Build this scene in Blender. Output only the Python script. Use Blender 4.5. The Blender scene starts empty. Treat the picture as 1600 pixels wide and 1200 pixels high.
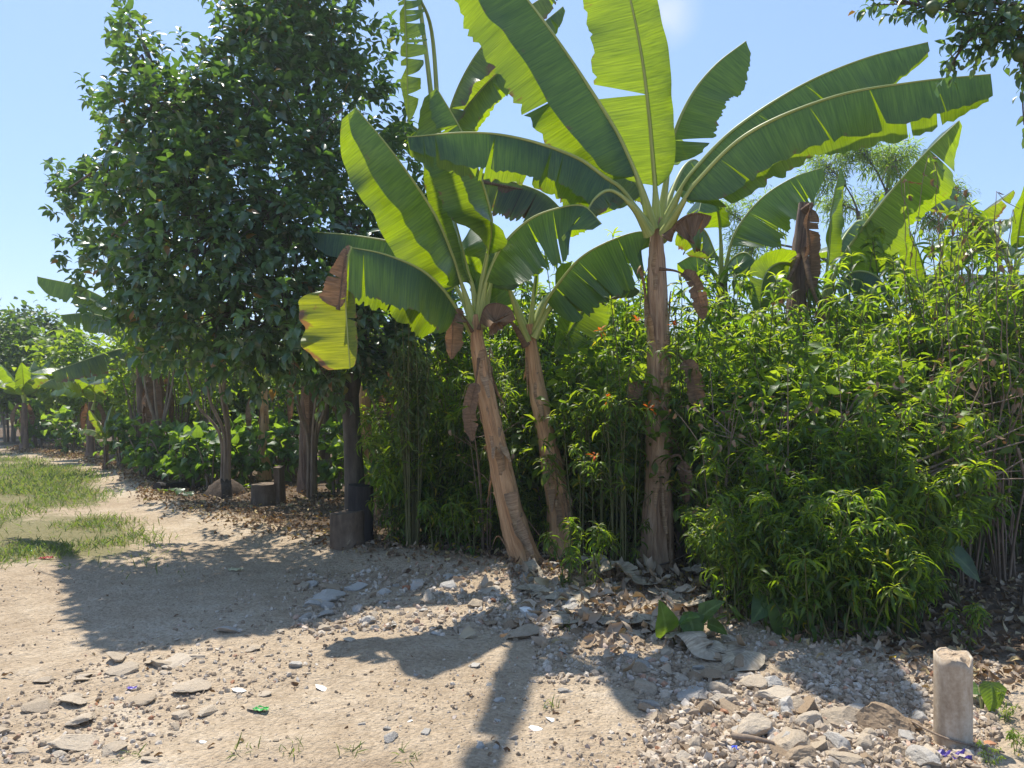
import bpy, math, random
import numpy as np

rng = np.random.default_rng(11)
SC = bpy.context.scene
COL = SC.collection
PI = math.pi
F, CX, HY, CH = 1200.0, 800.0, 610.0, 1.6      # focal length and horizon of a 1600x1200 frame, eye height


def P(px, py, d):
    return np.array([(px - CX) / F * d, d, CH - (py - HY) / F * d])


def unit(v):
    v = np.asarray(v, float)
    return v / max(1e-9, np.linalg.norm(v))


# ------------------------------------------------------------------ noise / terrain
_perm = rng.random((256, 256))


def vnoise(x, y, s):
    x = np.asarray(x, float) * s + 1000.3
    y = np.asarray(y, float) * s + 1000.7
    xi, yi = np.floor(x).astype(int), np.floor(y).astype(int)
    fx, fy = x - xi, y - yi
    fx, fy = fx * fx * (3 - 2 * fx), fy * fy * (3 - 2 * fy)
    g = lambda a, b: _perm[a % 256, b % 256]
    return (g(xi, yi) * (1 - fx) + g(xi + 1, yi) * fx) * (1 - fy) + (g(xi, yi + 1) * (1 - fx) + g(xi + 1, yi + 1) * fx) * fy - 0.5


def edge_y(x):
    """depth at which the planted strip begins, as a function of x (the track lies in front of it)"""
    return np.interp(x, [-18, -13.3, -9.7, -8.2, -6.5, -5.2, -4.0, -2.5, -1.3, 0.0, 1.2, 1.7, 2.3, 3.0, 4.0],
                     [25, 20.6, 17.4, 15.9, 13.4, 11.2, 9.9, 8.6, 7.4, 6.7, 6.2, 5.2, 4.4, 4.1, 4.0])


def ground_h(x, y):
    x = np.asarray(x, float)
    y = np.asarray(y, float)
    h = 0.05 * vnoise(x, y, 0.5) + 0.028 * vnoise(x, y, 1.7) + 0.016 * vnoise(x, y, 5) + 0.010 * vnoise(x, y, 13)
    e = edge_y(x)
    h = h + 0.07 * np.exp(-((y - e) / 0.5) ** 2)                       # swept up edge of rubble and leaves
    h = h + 0.05 * np.clip((y - e) / 2, 0, 1)
    h = h * np.clip(1.6 - np.abs(y) / 60, 0, 1)
    return h


def gh(x, y):
    return float(ground_h(x, y))


def G(px, py):
    d = F * CH / (py - HY)
    p = P(px, py, d)
    p[2] = gh(p[0], p[1])
    return p


# ------------------------------------------------------------------ mesh builder
class MB:
    def __init__(self):
        self.v, self.st, self.f, self.m, self.n = [], [], [], [], 0

    def add(self, V, Fa, st=None, mat=0):
        V = np.asarray(V, float).reshape(-1, 3)
        Fa = np.asarray(Fa, int)
        if st is None:
            st = np.zeros((len(V), 3))
        self.v.append(V)
        self.st.append(np.asarray(st, float).reshape(-1, 3))
        self.f.append(Fa + self.n)
        self.m.append(np.full(len(Fa), mat, int))
        self.n += len(V)

    def grid(self, V, st, mat=0, wrap=False):
        """V: n x m x 3"""
        n, m = V.shape[:2]
        i = np.arange(n - 1)[:, None] * m
        if wrap:
            j = np.arange(m)[None]
            j2 = (j + 1) % m
        else:
            j = np.arange(m - 1)[None]
            j2 = j + 1
        q = np.stack([i + j, i + j2, i + m + j2, i + m + j], -1).reshape(-1, 4)
        self.add(V.reshape(-1, 3), q, st.reshape(-1, 3), mat)

    def tube(self, path, rad, sides=8, rnd=0.5, mat=0, rough=0.0, cap=True):
        path = np.asarray(path, float)
        n = len(path)
        rad = np.broadcast_to(np.asarray(rad, float), (n,))
        T = np.gradient(path, axis=0)
        T /= np.maximum(1e-9, np.linalg.norm(T, axis=1))[:, None]
        ref = np.array([0, 1, 0.13]) if abs(T[:, 2]).mean() > 0.6 else np.array([0, 0.1, 1.0])
        A = np.cross(T, ref)
        A /= np.maximum(1e-9, np.linalg.norm(A, axis=1))[:, None]
        B = np.cross(T, A)
        th = np.arange(sides) / sides * 2 * PI
        r = rad[:, None] * np.ones((1, sides))
        if rough:
            r = r * (1 + rough * (rng.random((1, sides)) - .5) + rough * .7 * (rng.random((n, sides)) - .5))
        V = path[:, None] + (A[:, None] * np.cos(th)[None, :, None] + B[:, None] * np.sin(th)[None, :, None]) * r[..., None]
        L = np.concatenate([[0], np.cumsum(np.linalg.norm(np.diff(path, axis=0), axis=1))])
        st = np.zeros((n, sides, 3))
        st[..., 0] = L[:, None]
        st[..., 1] = (th / 2 / PI)[None]
        st[..., 2] = rnd
        self.grid(V, st, mat, wrap=True)
        if cap:
            for k, ring in ((0, V[0]), (n - 1, V[-1])):
                c = ring.mean(0)
                idx = np.arange(sides)
                tri = np.stack([np.full(sides, sides), idx, (idx + 1) % sides], -1)
                if k:
                    tri = tri[:, ::-1]
                self.add(np.vstack([ring, c]), tri, np.tile([L[k], 0.5, rnd], (sides + 1, 1)), mat)

    def instances(self, tmpl, R, pos, rnd, mat=0):
        V0, F0, S0 = tmpl
        R = np.asarray(R, float)
        N = len(R)
        if N == 0:
            return
        V = np.einsum('nij,kj->nki', R, V0) + np.asarray(pos)[:, None]
        k = len(V0)
        st = np.tile(S0[None], (N, 1, 1))
        st[..., 2] = np.asarray(rnd)[:, None]
        Fa = (F0[None] + (np.arange(N) * k)[:, None, None]).reshape(-1, F0.shape[1])
        self.add(V, Fa, st, mat)

    def mesh(self, name, mats, smooth=True, origin=(0, 0, 0)):
        V = np.vstack(self.v) - np.asarray(origin, float)
        st = np.vstack(self.st)
        me = bpy.data.meshes.new(name)
        tot = np.concatenate([np.full(len(f), f.shape[1]) for f in self.f])
        loops = np.concatenate([f.reshape(-1) for f in self.f])
        mi = np.concatenate(self.m)
        me.vertices.add(len(V))
        me.vertices.foreach_set('co', V.astype(np.float32).ravel())
        me.loops.add(len(loops))
        me.loops.foreach_set('vertex_index', loops.astype(np.int32))
        me.polygons.add(len(tot))
        me.polygons.foreach_set('loop_start', np.concatenate([[0], np.cumsum(tot)[:-1]]).astype(np.int32))
        me.polygons.foreach_set('material_index', mi.astype(np.int32))
        me.polygons.foreach_set('use_smooth', np.full(len(tot), smooth))
        a = me.attributes.new('st', 'FLOAT_VECTOR', 'POINT')
        a.data.foreach_set('vector', st.astype(np.float32).ravel())
        for m in (mats if isinstance(mats, (list, tuple)) else [mats]):
            me.materials.append(m)
        me.update(calc_edges=True)
        me.validate()
        return me

    def build(self, name, mats, parent=None, smooth=True, origin=(0, 0, 0), loc=None):
        o = bpy.data.objects.new(name, self.mesh(name, mats, smooth, origin))
        COL.objects.link(o)
        if parent is not None:
            o.parent = parent
        if loc is not None:
            o.location = loc
        return o


def thing(name, label, cat, loc=(0, 0, 0), group=None, rz=0.0, scale=1.0):
    o = bpy.data.objects.new(name, None)
    o.empty_display_size = 0.1
    COL.objects.link(o)
    o.location = loc
    o.rotation_euler = (0, 0, rz)
    o.scale = (scale,) * 3
    o['label'] = label
    o['category'] = cat
    if group:
        o['group'] = group
    return o


def tag(o, label, cat, group=None):
    o['label'] = label
    o['category'] = cat
    if group:
        o['group'] = group
    return o


def place(name, meshes, label, cat, loc, group=None, rz=0.0, scale=1.0):
    """one thing: an Empty with one child per (part name, shared mesh)"""
    r = thing(name, label, cat, loc, group, rz, scale)
    for pn, me in meshes:
        c = bpy.data.objects.new(pn, me)
        COL.objects.link(c)
        c.parent = r
    return r


# ------------------------------------------------------------------ materials
class NT:
    def __init__(self, name):
        self.mat = bpy.data.materials.new(name)
        self.mat.use_nodes = True
        self.t = self.mat.node_tree
        self.t.nodes.clear()
        self.out = self.t.nodes.new('ShaderNodeOutputMaterial')

    def n(self, typ, **kw):
        nd = self.t.nodes.new(typ)
        for k, v in kw.items():
            if k.startswith('_'):
                setattr(nd, k[1:], v)
            else:
                s = nd.inputs[k.replace('__', ' ')] if not k.isdigit() else nd.inputs[int(k)]
                if hasattr(v, 'is_linked') or isinstance(v, bpy.types.NodeSocket):
                    self.t.links.new(v, s)
                else:
                    s.default_value = v
        return nd

    def link(self, a, b):
        self.t.links.new(a, b)

    def noise(self, vec, scale, detail=3, rough=0.55):
        nd = self.n('ShaderNodeTexNoise', Scale=scale, Detail=detail, Roughness=rough)
        if vec is not None:
            self.link(vec, nd.inputs['Vector'])
        return nd.outputs['Fac']

    def ramp(self, fac, stops):
        nd = self.n('ShaderNodeValToRGB')
        self.link(fac, nd.inputs['Fac'])
        els = nd.color_ramp.elements
        while len(els) < len(stops):
            els.new(0.5)
        for e, (p, c) in zip(els, stops):
            e.position = p
            e.color = (*c, 1) if len(c) == 3 else c
        return nd.outputs['Color']

    def mix(self, fac, a, b, blend='MIX'):
        nd = self.n('ShaderNodeMix', _data_type='RGBA', _blend_type=blend)
        for s, v in ((nd.inputs[0], fac), (nd.inputs[6], a), (nd.inputs[7], b)):
            if isinstance(v, bpy.types.NodeSocket):
                self.link(v, s)
            else:
                s.default_value = v if not isinstance(v, tuple) or len(v) == 4 else (*v, 1)
        return nd.outputs[2]

    def math(self, op, a, b=0.0, clamp=False):
        nd = self.n('ShaderNodeMath', _operation=op, _use_clamp=clamp)
        for s, v in ((nd.inputs[0], a), (nd.inputs[1], b)):
            if isinstance(v, bpy.types.NodeSocket):
                self.link(v, s)
            else:
                s.default_value = v
        return nd.outputs[0]

    def scaled(self, vec, sc):
        return self.n('ShaderNodeMapping', Vector=vec, Scale=sc).outputs[0]

    def st(self):
        a = self.n('ShaderNodeAttribute', _attribute_name='st')
        s = self.n('ShaderNodeSeparateXYZ', Vector=a.outputs['Vector'])
        return a.outputs['Vector'], s.outputs[0], s.outputs[1], s.outputs[2]

    def pos(self):
        return self.n('ShaderNodeNewGeometry').outputs['Position']

    def objco(self):
        return self.n('ShaderNodeTexCoord').outputs['Object']

    def bump(self, h, strength=0.3, dist=0.02):
        return self.n('ShaderNodeBump', Height=h, Strength=strength, Distance=dist).outputs[0]

    def finish(self, color, rough=0.8, spec=0.3, normal=None, trans=None, tfac=0.0):
        b = self.n('ShaderNodeBsdfPrincipled', Roughness=rough)
        b.inputs['Specular IOR Level'].default_value = spec
        if isinstance(color, bpy.types.NodeSocket):
            self.link(color, b.inputs['Base Color'])
        else:
            b.inputs['Base Color'].default_value = (*color, 1)
        if normal is not None:
            self.link(normal, b.inputs['Normal'])
        sh = b.outputs[0]
        if trans is not None:
            t = self.n('ShaderNodeBsdfTranslucent')
            if isinstance(trans, bpy.types.NodeSocket):
                self.link(trans, t.inputs['Color'])
            else:
                t.inputs['Color'].default_value = (*trans, 1)
            if normal is not None:
                self.link(normal, t.inputs['Normal'])
            m = self.n('ShaderNodeMixShader')
            m.inputs[0].default_value = tfac
            self.link(sh, m.inputs[1])
            self.link(t.outputs[0], m.inputs[2])
            sh = m.outputs[0]
        self.link(sh, self.out.inputs['Surface'])
        return self.mat


def leaf_mat(name, stops, tstops, rough=0.45, spec=0.35, tfac=0.4, midrib=None, noise_amt=0.35):
    n = NT(name)
    vec, u, v, r = n.st()
    c = n.ramp(r, stops)
    t = n.ramp(r, tstops)
    nz = n.noise(n.pos(), 9.0, 2)
    g = n.ramp(nz, [(0.3, (1 - noise_amt,) * 3), (0.7, (1 + noise_amt * .6,) * 3)])
    c = n.mix(1.0, c, g, 'MULTIPLY')
    t = n.mix(1.0, t, g, 'MULTIPLY')
    if midrib:
        k = n.math('LESS_THAN', n.math('ABSOLUTE', v), 0.10)
        c = n.mix(n.math('MULTIPLY', k, 0.6), c, midrib)
    vein = n.math('SINE', n.math('ADD', n.math('MULTIPLY', u, 60.0), n.math('MULTIPLY', n.math('ABSOLUTE', v), -14.0)))
    nor = n.bump(vein, 0.12, 0.004)
    return n.finish(c, rough, spec, nor, t, tfac)


def banana_mat(name, dark, light, tcol, brown=0.0, tfac=0.42, rough=0.38, spec=0.45):
    """banana blade: fine cross veins, pale streaks, dry brown towards the margin; st = (metres along, 0..1 across, random)"""
    n = NT(name)
    vec, u, v, r = n.st()
    fine = n.noise(n.scaled(vec, (70, 1.2, 0.0)), 1.0, 3, 0.6)
    broad = n.noise(n.scaled(vec, (7, 0.6, 3)), 1.0, 3, 0.5)
    c = n.mix(n.ramp(fine, [(0.34, (0, 0, 0)), (0.66, (1, 1, 1))]), dark, light)
    c = n.mix(1.0, c, n.ramp(broad, [(0.25, (0.72, 0.72, 0.72)), (0.75, (1.25, 1.22, 1.1))]), 'MULTIPLY')
    t = n.mix(1.0, n.mix(0.0, tcol, tcol), n.ramp(fine, [(0.30, (0.58, 0.62, 0.55)), (0.68, (1.18, 1.14, 1.15))]), 'MULTIPLY')
    t = n.mix(1.0, t, n.ramp(broad, [(0.25, (0.8, 0.84, 0.8)), (0.75, (1.12, 1.06, 1.1))]), 'MULTIPLY')
    # dry margin
    blot = n.noise(n.scaled(vec, (9, 2.5, 5)), 1.0, 4, 0.65)
    lim = n.math('SUBTRACT', n.math('ADD', n.math('MULTIPLY', v, 0.35 + 0.3 * brown), n.math('MULTIPLY', blot, 0.9)), 0.93 - 0.42 * brown)
    k = n.math('MULTIPLY', lim, 12.0, clamp=True)
    c = n.mix(k, c, (0.19, 0.11, 0.06))
    t = n.mix(k, t, (0.30, 0.15, 0.04))
    nor = n.bump(n.math('ADD', n.math('MULTIPLY', fine, 1.0), n.math('MULTIPLY', broad, 3.0)), 0.45, 0.010)
    return n.finish(c, rough, spec, nor, t, tfac)


def bark_mat(name, stops, sc=(14, 14, 2.0), bump=0.5, rough=0.85, dist=0.02):
    n = NT(name)
    co = n.objco()
    a = n.noise(n.scaled(co, sc), 1.0, 5, 0.62)
    b = n.noise(co, 3.0, 3)
    f = n.math('ADD', n.math('MULTIPLY', a, 0.7), n.math('MULTIPLY', b, 0.3))
    c = n.ramp(f, stops)
    return n.finish(c, rough, 0.2, n.bump(a, bump, dist))


def rock_mat(name, stops, scale=14, bump=0.6):
    n = NT(name)
    inf = n.n('ShaderNodeObjectInfo')
    co = n.objco()
    a = n.noise(co, scale, 5, 0.65)
    b = n.noise(co, scale * 5, 3, 0.6)
    f = n.math('ADD', n.math('MULTIPLY', a, 0.55), n.math('MULTIPLY', b, 0.25))
    f = n.math('ADD', f, n.math('MULTIPLY', inf.outputs['Random'], 0.22))
    return n.finish(n.ramp(f, stops), 0.92, 0.15, n.bump(n.math('ADD', a, n.math('MULTIPLY', b, .5)), bump, 0.02))


def plain_mat(name, col, rough=0.6, spec=0.3, var=0.25, scale=12, trans=None, tfac=0.0):
    n = NT(name)
    nz = n.noise(n.objco(), scale, 4, 0.6)
    c = n.mix(1.0, (*col, 1), n.ramp(nz, [(0.25, (1 - var,) * 3), (0.75, (1 + var,) * 3)]), 'MULTIPLY')
    return n.finish(c, rough, spec, n.bump(nz, 0.2, 0.01), trans, tfac)


M = {}
M['banana'] = banana_mat('banana_leaf_green', (0.022, 0.060, 0.034), (0.042, 0.092, 0.046), (0.54, 0.78, 0.004), brown=0.07, tfac=0.33, rough=0.33, spec=0.5)
M['banana_old'] = banana_mat('banana_leaf_worn', (0.040, 0.080, 0.040), (0.080, 0.120, 0.055), (0.46, 0.62, 0.015), brown=0.26, tfac=0.35)
M['banana_yellow'] = banana_mat('banana_leaf_yellowing', (0.09, 0.14, 0.02), (0.14, 0.19, 0.03), (0.52, 0.58, 0.012), brown=0.25)
M['banana_dead'] = banana_mat('banana_leaf_dead', (0.15, 0.095, 0.062), (0.26, 0.175, 0.115), (0.32, 0.16, 0.07), tfac=0.22, rough=0.8, spec=0.15)
M['banana_husk'] = banana_mat('banana_leaf_bleached', (0.26, 0.215, 0.16), (0.52, 0.455, 0.36), (0.40, 0.30, 0.2), tfac=0.12, rough=0.85, spec=0.1)


def midrib_mat():
    n = NT('banana_petiole')
    vec, u, v, r = n.st()
    nz = n.noise(n.scaled(vec, (3, 12, 1)), 1.0, 3)
    return n.finish(n.ramp(nz, [(0.3, (0.26, 0.32, 0.075)), (0.7, (0.50, 0.54, 0.19))]), 0.45, 0.4, None, (0.4, 0.45, 0.08), 0.15)


M['midrib'] = midrib_mat()


def pseudostem_mat(name, cols):
    n = NT(name)
    vec, u, v, r = n.st()
    warp = n.math('ADD', n.math('MULTIPLY', v, 14.0), n.math('MULTIPLY', n.noise(n.scaled(vec, (1.6, 3, 1)), 1.0, 2), 5.0))
    cmb = n.n('ShaderNodeCombineXYZ', X=n.math('MULTIPLY', u, 1.3), Y=warp)
    a = n.noise(cmb.outputs[0], 1.2, 6, 0.68)
    b = n.noise(n.scaled(vec, (2.2, 3.0, 1)), 1.0, 4, 0.6)
    f = n.math('ADD', n.math('MULTIPLY', a, 0.62), n.math('MULTIPLY', b, 0.42))
    c = n.ramp(f, [(0.30, cols[0]), (0.45, cols[1]), (0.56, cols[2]), (0.70, cols[3])])
    return n.finish(c, 0.62, 0.3, n.bump(a, 0.9, 0.03))


M['pseudo'] = pseudostem_mat('banana_pseudostem_tan', [(0.13, 0.068, 0.036), (0.44, 0.24, 0.115), (0.62, 0.37, 0.19), (0.70, 0.50, 0.31)])
M['pseudo_dark'] = pseudostem_mat('banana_pseudostem_brown', [(0.04, 0.027, 0.022), (0.12, 0.078, 0.055), (0.24, 0.162, 0.11), (0.35, 0.26, 0.19)])
M['pseudo_grey'] = pseudostem_mat('banana_pseudostem_buff', [(0.09, 0.05, 0.032), (0.31, 0.19, 0.11), (0.50, 0.335, 0.21), (0.60, 0.45, 0.31)])
M['sheath'] = banana_mat('dry_sheath_tan', (0.22, 0.135, 0.08), (0.46, 0.32, 0.20), (0.35, 0.2, 0.1), tfac=0.12, rough=0.75, spec=0.2)

G3 = lambda *a: list(a)
M['weed'] = leaf_mat('weed_leaf', [(0, (0.036, 0.074, 0.018)), (0.5, (0.072, 0.128, 0.022)), (0.86, (0.15, 0.20, 0.026)), (0.965, (0.13, 0.19, 0.02)), (1.0, (0.36, 0.30, 0.02))],
                     [(0, (0.16, 0.32, 0.015)), (0.5, (0.36, 0.56, 0.015)), (0.86, (0.58, 0.72, 0.02)), (0.965, (0.62, 0.72, 0.02)), (1.0, (0.75, 0.6, 0.02))], tfac=0.50, rough=0.42, spec=0.4)
M['weed_pale'] = leaf_mat('pale_hanging_leaf', [(0, (0.06, 0.10, 0.035)), (1, (0.12, 0.17, 0.05))], [(0, (0.25, 0.38, 0.06)), (1, (0.4, 0.5, 0.08))], tfac=0.35)
M['tree'] = leaf_mat('shade_tree_leaf', [(0, (0.048, 0.098, 0.058)), (0.6, (0.074, 0.145, 0.070)), (0.93, (0.11, 0.19, 0.065)), (1.0, (0.20, 0.11, 0.03))],
                     [(0, (0.10, 0.22, 0.02)), (0.6, (0.17, 0.33, 0.025)), (0.93, (0.32, 0.50, 0.03)), (1.0, (0.45, 0.25, 0.03))], tfac=0.34, rough=0.32, spec=0.9)
M['bg'] = leaf_mat('background_leaf', [(0, (0.050, 0.105, 0.018)), (1, (0.12, 0.19, 0.03))], [(0, (0.34, 0.55, 0.02)), (1, (0.58, 0.74, 0.03))], tfac=0.40)
M['bgdark'] = leaf_mat('background_dark_leaf', [(0, (0.032, 0.068, 0.018)), (1, (0.07, 0.125, 0.025))], [(0, (0.15, 0.30, 0.02)), (1, (0.3, 0.45, 0.03))], tfac=0.35)
M['broad'] = leaf_mat('broad_leaf', [(0, (0.030, 0.075, 0.028)), (1, (0.058, 0.120, 0.036))], [(0, (0.30, 0.52, 0.03)), (1, (0.46, 0.66, 0.04))], tfac=0.38, midrib=(0.2, 0.28, 0.1, 1))
M['feather'] = leaf_mat('feathery_leaf', [(0, (0.05, 0.11, 0.015)), (1, (0.11, 0.19, 0.03))], [(0, (0.35, 0.55, 0.03)), (1, (0.5, 0.7, 0.04))], tfac=0.45)
M['flower'] = plain_mat('orange_flower', (0.55, 0.10, 0.015), 0.6, 0.2, 0.3, 30, (0.8, 0.2, 0.02), 0.4)
M['stem'] = bark_mat('weed_stem', [(0.3, (0.06, 0.075, 0.025)), (0.7, (0.17, 0.16, 0.07))], (30, 30, 5), 0.3)
M['twig'] = bark_mat('dry_twig', [(0.3, (0.12, 0.085, 0.06)), (0.7, (0.30, 0.23, 0.165))], (30, 30, 5), 0.4)
M['bark'] = bark_mat('tree_bark', [(0.3, (0.045, 0.038, 0.032)), (0.5, (0.10, 0.085, 0.068)), (0.72, (0.19, 0.165, 0.13))])
M['bark_pale'] = bark_mat('pale_bark', [(0.3, (0.10, 0.075, 0.055)), (0.5, (0.21, 0.165, 0.12)), (0.72, (0.33, 0.27, 0.20))], (22, 22, 2.5))
M['wood_cut'] = bark_mat('weathered_cut_wood', [(0.3, (0.07, 0.05, 0.034)), (0.5, (0.14, 0.102, 0.070)), (0.72, (0.24, 0.185, 0.13))], (18, 18, 7))
M['wood_dark'] = bark_mat('blackened_wood', [(0.3, (0.018, 0.017, 0.017)), (0.5, (0.040, 0.036, 0.034)), (0.72, (0.075, 0.066, 0.06))], (24, 24, 3))
M['concrete'] = rock_mat('broken_concrete', [(0.28, (0.31, 0.245, 0.17)), (0.5, (0.47, 0.385, 0.28)), (0.72, (0.60, 0.52, 0.41))])
M['pale_stone'] = rock_mat('pale_grey_stone', [(0.28, (0.28, 0.25, 0.21)), (0.5, (0.44, 0.405, 0.35)), (0.72, (0.58, 0.545, 0.48))])
M['earthy'] = rock_mat('earthy_lump', [(0.28, (0.22, 0.155, 0.10)), (0.5, (0.35, 0.26, 0.17)), (0.72, (0.46, 0.36, 0.25))])
M['brick'] = rock_mat('red_brick', [(0.28, (0.28, 0.11, 0.06)), (0.6, (0.42, 0.20, 0.11)), (0.8, (0.45, 0.32, 0.22))])
M['soil'] = rock_mat('dark_soil', [(0.28, (0.03, 0.022, 0.016)), (0.5, (0.065, 0.048, 0.035)), (0.72, (0.12, 0.09, 0.065))])
M['tile'] = plain_mat('white_tile', (0.72, 0.70, 0.64), 0.35, 0.4, 0.08)


def gravel_mat():
    n = NT('gravel')
    vec, u, v, r = n.st()
    c = n.ramp(r, [(0, (0.25, 0.19, 0.13)), (0.35, (0.36, 0.285, 0.205)), (0.7, (0.44, 0.365, 0.275)), (0.93, (0.54, 0.48, 0.40)), (1, (0.36, 0.18, 0.10))])
    nz = n.noise(n.pos(), 70, 3)
    c = n.mix(1.0, c, n.ramp(nz, [(0.3, (0.75,) * 3), (0.7, (1.2,) * 3)]), 'MULTIPLY')
    return n.finish(c, 0.95, 0.1, n.bump(nz, 0.4, 0.005))


M['gravel'] = gravel_mat()


def litter_mat():
    n = NT('dry_leaf_litter')
    vec, u, v, r = n.st()
    c = n.ramp(r, [(0, (0.10, 0.065, 0.042)), (0.4, (0.21, 0.145, 0.09)), (0.75, (0.34, 0.25, 0.165)), (0.93, (0.47, 0.39, 0.29)), (1, (0.45, 0.33, 0.05))])
    return n.finish(c, 0.8, 0.2, None, (0.3, 0.16, 0.05), 0.15)


M['litter'] = litter_mat()


def grass_mat():
    n = NT('grass_blades')
    vec, u, v, r = n.st()
    c = n.ramp(r, [(0, (0.045, 0.085, 0.018)), (0.75, (0.085, 0.13, 0.028)), (1, (0.22, 0.19, 0.08))])
    t = n.ramp(r, [(0, (0.22, 0.34, 0.03)), (0.7, (0.32, 0.42, 0.05)), (1, (0.4, 0.33, 0.12))])
    return n.finish(c, 0.55, 0.25, None, t, 0.4)


M['grass'] = grass_mat()


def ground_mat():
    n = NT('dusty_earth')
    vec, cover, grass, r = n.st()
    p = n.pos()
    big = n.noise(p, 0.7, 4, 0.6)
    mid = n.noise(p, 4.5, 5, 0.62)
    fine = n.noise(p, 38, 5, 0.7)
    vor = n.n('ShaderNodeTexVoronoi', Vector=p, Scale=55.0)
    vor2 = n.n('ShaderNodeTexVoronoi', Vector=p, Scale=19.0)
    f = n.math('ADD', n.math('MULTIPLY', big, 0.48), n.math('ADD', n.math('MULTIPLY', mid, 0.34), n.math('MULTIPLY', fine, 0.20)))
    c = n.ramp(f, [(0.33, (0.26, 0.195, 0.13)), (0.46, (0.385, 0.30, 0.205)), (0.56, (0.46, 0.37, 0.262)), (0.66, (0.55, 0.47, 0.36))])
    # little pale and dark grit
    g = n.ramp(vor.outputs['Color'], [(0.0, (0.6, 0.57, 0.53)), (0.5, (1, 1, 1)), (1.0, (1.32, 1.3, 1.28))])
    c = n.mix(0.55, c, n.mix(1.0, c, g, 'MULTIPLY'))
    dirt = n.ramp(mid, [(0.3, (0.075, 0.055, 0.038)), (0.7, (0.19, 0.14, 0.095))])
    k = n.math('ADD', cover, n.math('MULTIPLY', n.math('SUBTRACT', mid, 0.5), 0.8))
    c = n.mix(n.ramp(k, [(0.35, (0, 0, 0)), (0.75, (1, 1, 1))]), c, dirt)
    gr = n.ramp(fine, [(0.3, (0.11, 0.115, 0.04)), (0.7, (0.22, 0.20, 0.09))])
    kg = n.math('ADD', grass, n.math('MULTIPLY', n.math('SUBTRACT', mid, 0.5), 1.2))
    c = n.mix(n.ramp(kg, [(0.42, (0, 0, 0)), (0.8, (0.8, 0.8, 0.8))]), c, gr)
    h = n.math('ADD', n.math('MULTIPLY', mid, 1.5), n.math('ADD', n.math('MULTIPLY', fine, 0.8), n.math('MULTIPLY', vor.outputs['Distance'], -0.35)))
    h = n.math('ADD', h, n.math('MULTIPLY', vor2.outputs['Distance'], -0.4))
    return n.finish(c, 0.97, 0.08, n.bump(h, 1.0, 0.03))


M['ground'] = ground_mat()

# ------------------------------------------------------------------ camera, sky, sun
cam = bpy.data.cameras.new('camera')
cam.sensor_fit = 'HORIZONTAL'
cam.sensor_width = 36
cam.lens = 36 * F / 1600
cam.shift_y = (HY - 600) / 1600
cam.clip_end = 2000
co = bpy.data.objects.new('camera', cam)
co.location = (0, 0, CH)
co.rotation_euler = (PI / 2, 0, 0)
COL.objects.link(co)
SC.camera = co

EL, AZ = math.radians(63.0), math.radians(-23.0)
S = np.array([math.sin(AZ) * math.cos(EL), math.cos(AZ) * math.cos(EL), math.sin(EL)])
sl = bpy.data.lights.new('sun', 'SUN')
sl.energy = 4.6
sl.angle = math.radians(0.55)
sl.color = (1.0, 0.94, 0.85)
so = bpy.data.objects.new('sun', sl)
COL.objects.link(so)
from mathutils import Vector
so.rotation_euler = Vector(-S).to_track_quat('-Z', 'Y').to_euler()
so.location = (0, 0, 30)

W = bpy.data.worlds.new('World')
SC.world = W
W.use_nodes = True
wt = W.node_tree
sky = wt.nodes.new('ShaderNodeTexSky')
sky.sky_type = 'NISHITA'
sky.sun_disc = False
sky.sun_elevation = EL
sky.sun_rotation = AZ % (2 * PI)
sky.air_density = 1.0
sky.dust_density = 0.6
sky.ozone_density = 1.6
bgn = wt.nodes['Background']
air = wt.nodes.new('ShaderNodeMix')          # bright thin summer haze evens out the sky
air.data_type = 'RGBA'
air.inputs[0].default_value = 0.6
wt.links.new(sky.outputs[0], air.inputs[6])
air.inputs[7].default_value = (1.42, 2.28, 4.2, 1)
# one small thin cloud high on the right of the middle
tc = wt.nodes.new('ShaderNodeTexCoord')
cn = wt.nodes.new('ShaderNodeTexNoise')
cn.inputs['Scale'].default_value = 22
cn.inputs['Detail'].default_value = 5
wt.links.new(tc.outputs['Generated'], cn.inputs['Vector'])
dp = wt.nodes.new('ShaderNodeVectorMath')
dp.operation = 'DISTANCE'
dp.inputs[1].default_value = tuple(unit([240, 1200, 590]))
wt.links.new(tc.outputs['Generated'], dp.inputs[0])
m1 = wt.nodes.new('ShaderNodeMapRange')
for i_, v_ in ((1, 0.0), (2, 0.05), (3, 0.85), (4, -0.1)):
    m1.inputs[i_].default_value = v_
wt.links.new(dp.outputs['Value'], m1.inputs[0])
m2 = wt.nodes.new('ShaderNodeMath')
m2.operation = 'MULTIPLY'
m2.use_clamp = True
wt.links.new(m1.outputs[0], m2.inputs[0])
wt.links.new(cn.outputs['Fac'], m2.inputs[1])
cl = wt.nodes.new('ShaderNodeMix')
cl.data_type = 'RGBA'
wt.links.new(m2.outputs[0], cl.inputs[0])
wt.links.new(air.outputs[2], cl.inputs[6])
cl.inputs[7].default_value = (4.6, 4.6, 4.8, 1)
wt.links.new(cl.outputs[2], bgn.inputs['Color'])
bgn.inputs['Strength'].default_value = 0.145
SC.view_settings.view_transform = 'Standard'
SC.view_settings.look = 'None'
SC.view_settings.exposure = 0.72
SC.view_settings.gamma = 1
SC.cycles.max_bounces = 8
SC.cycles.diffuse_bounces = 4
SC.cycles.transmission_bounces = 4
SC.cycles.use_denoising = True

# ------------------------------------------------------------------ ground: one sheet to the horizon


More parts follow.
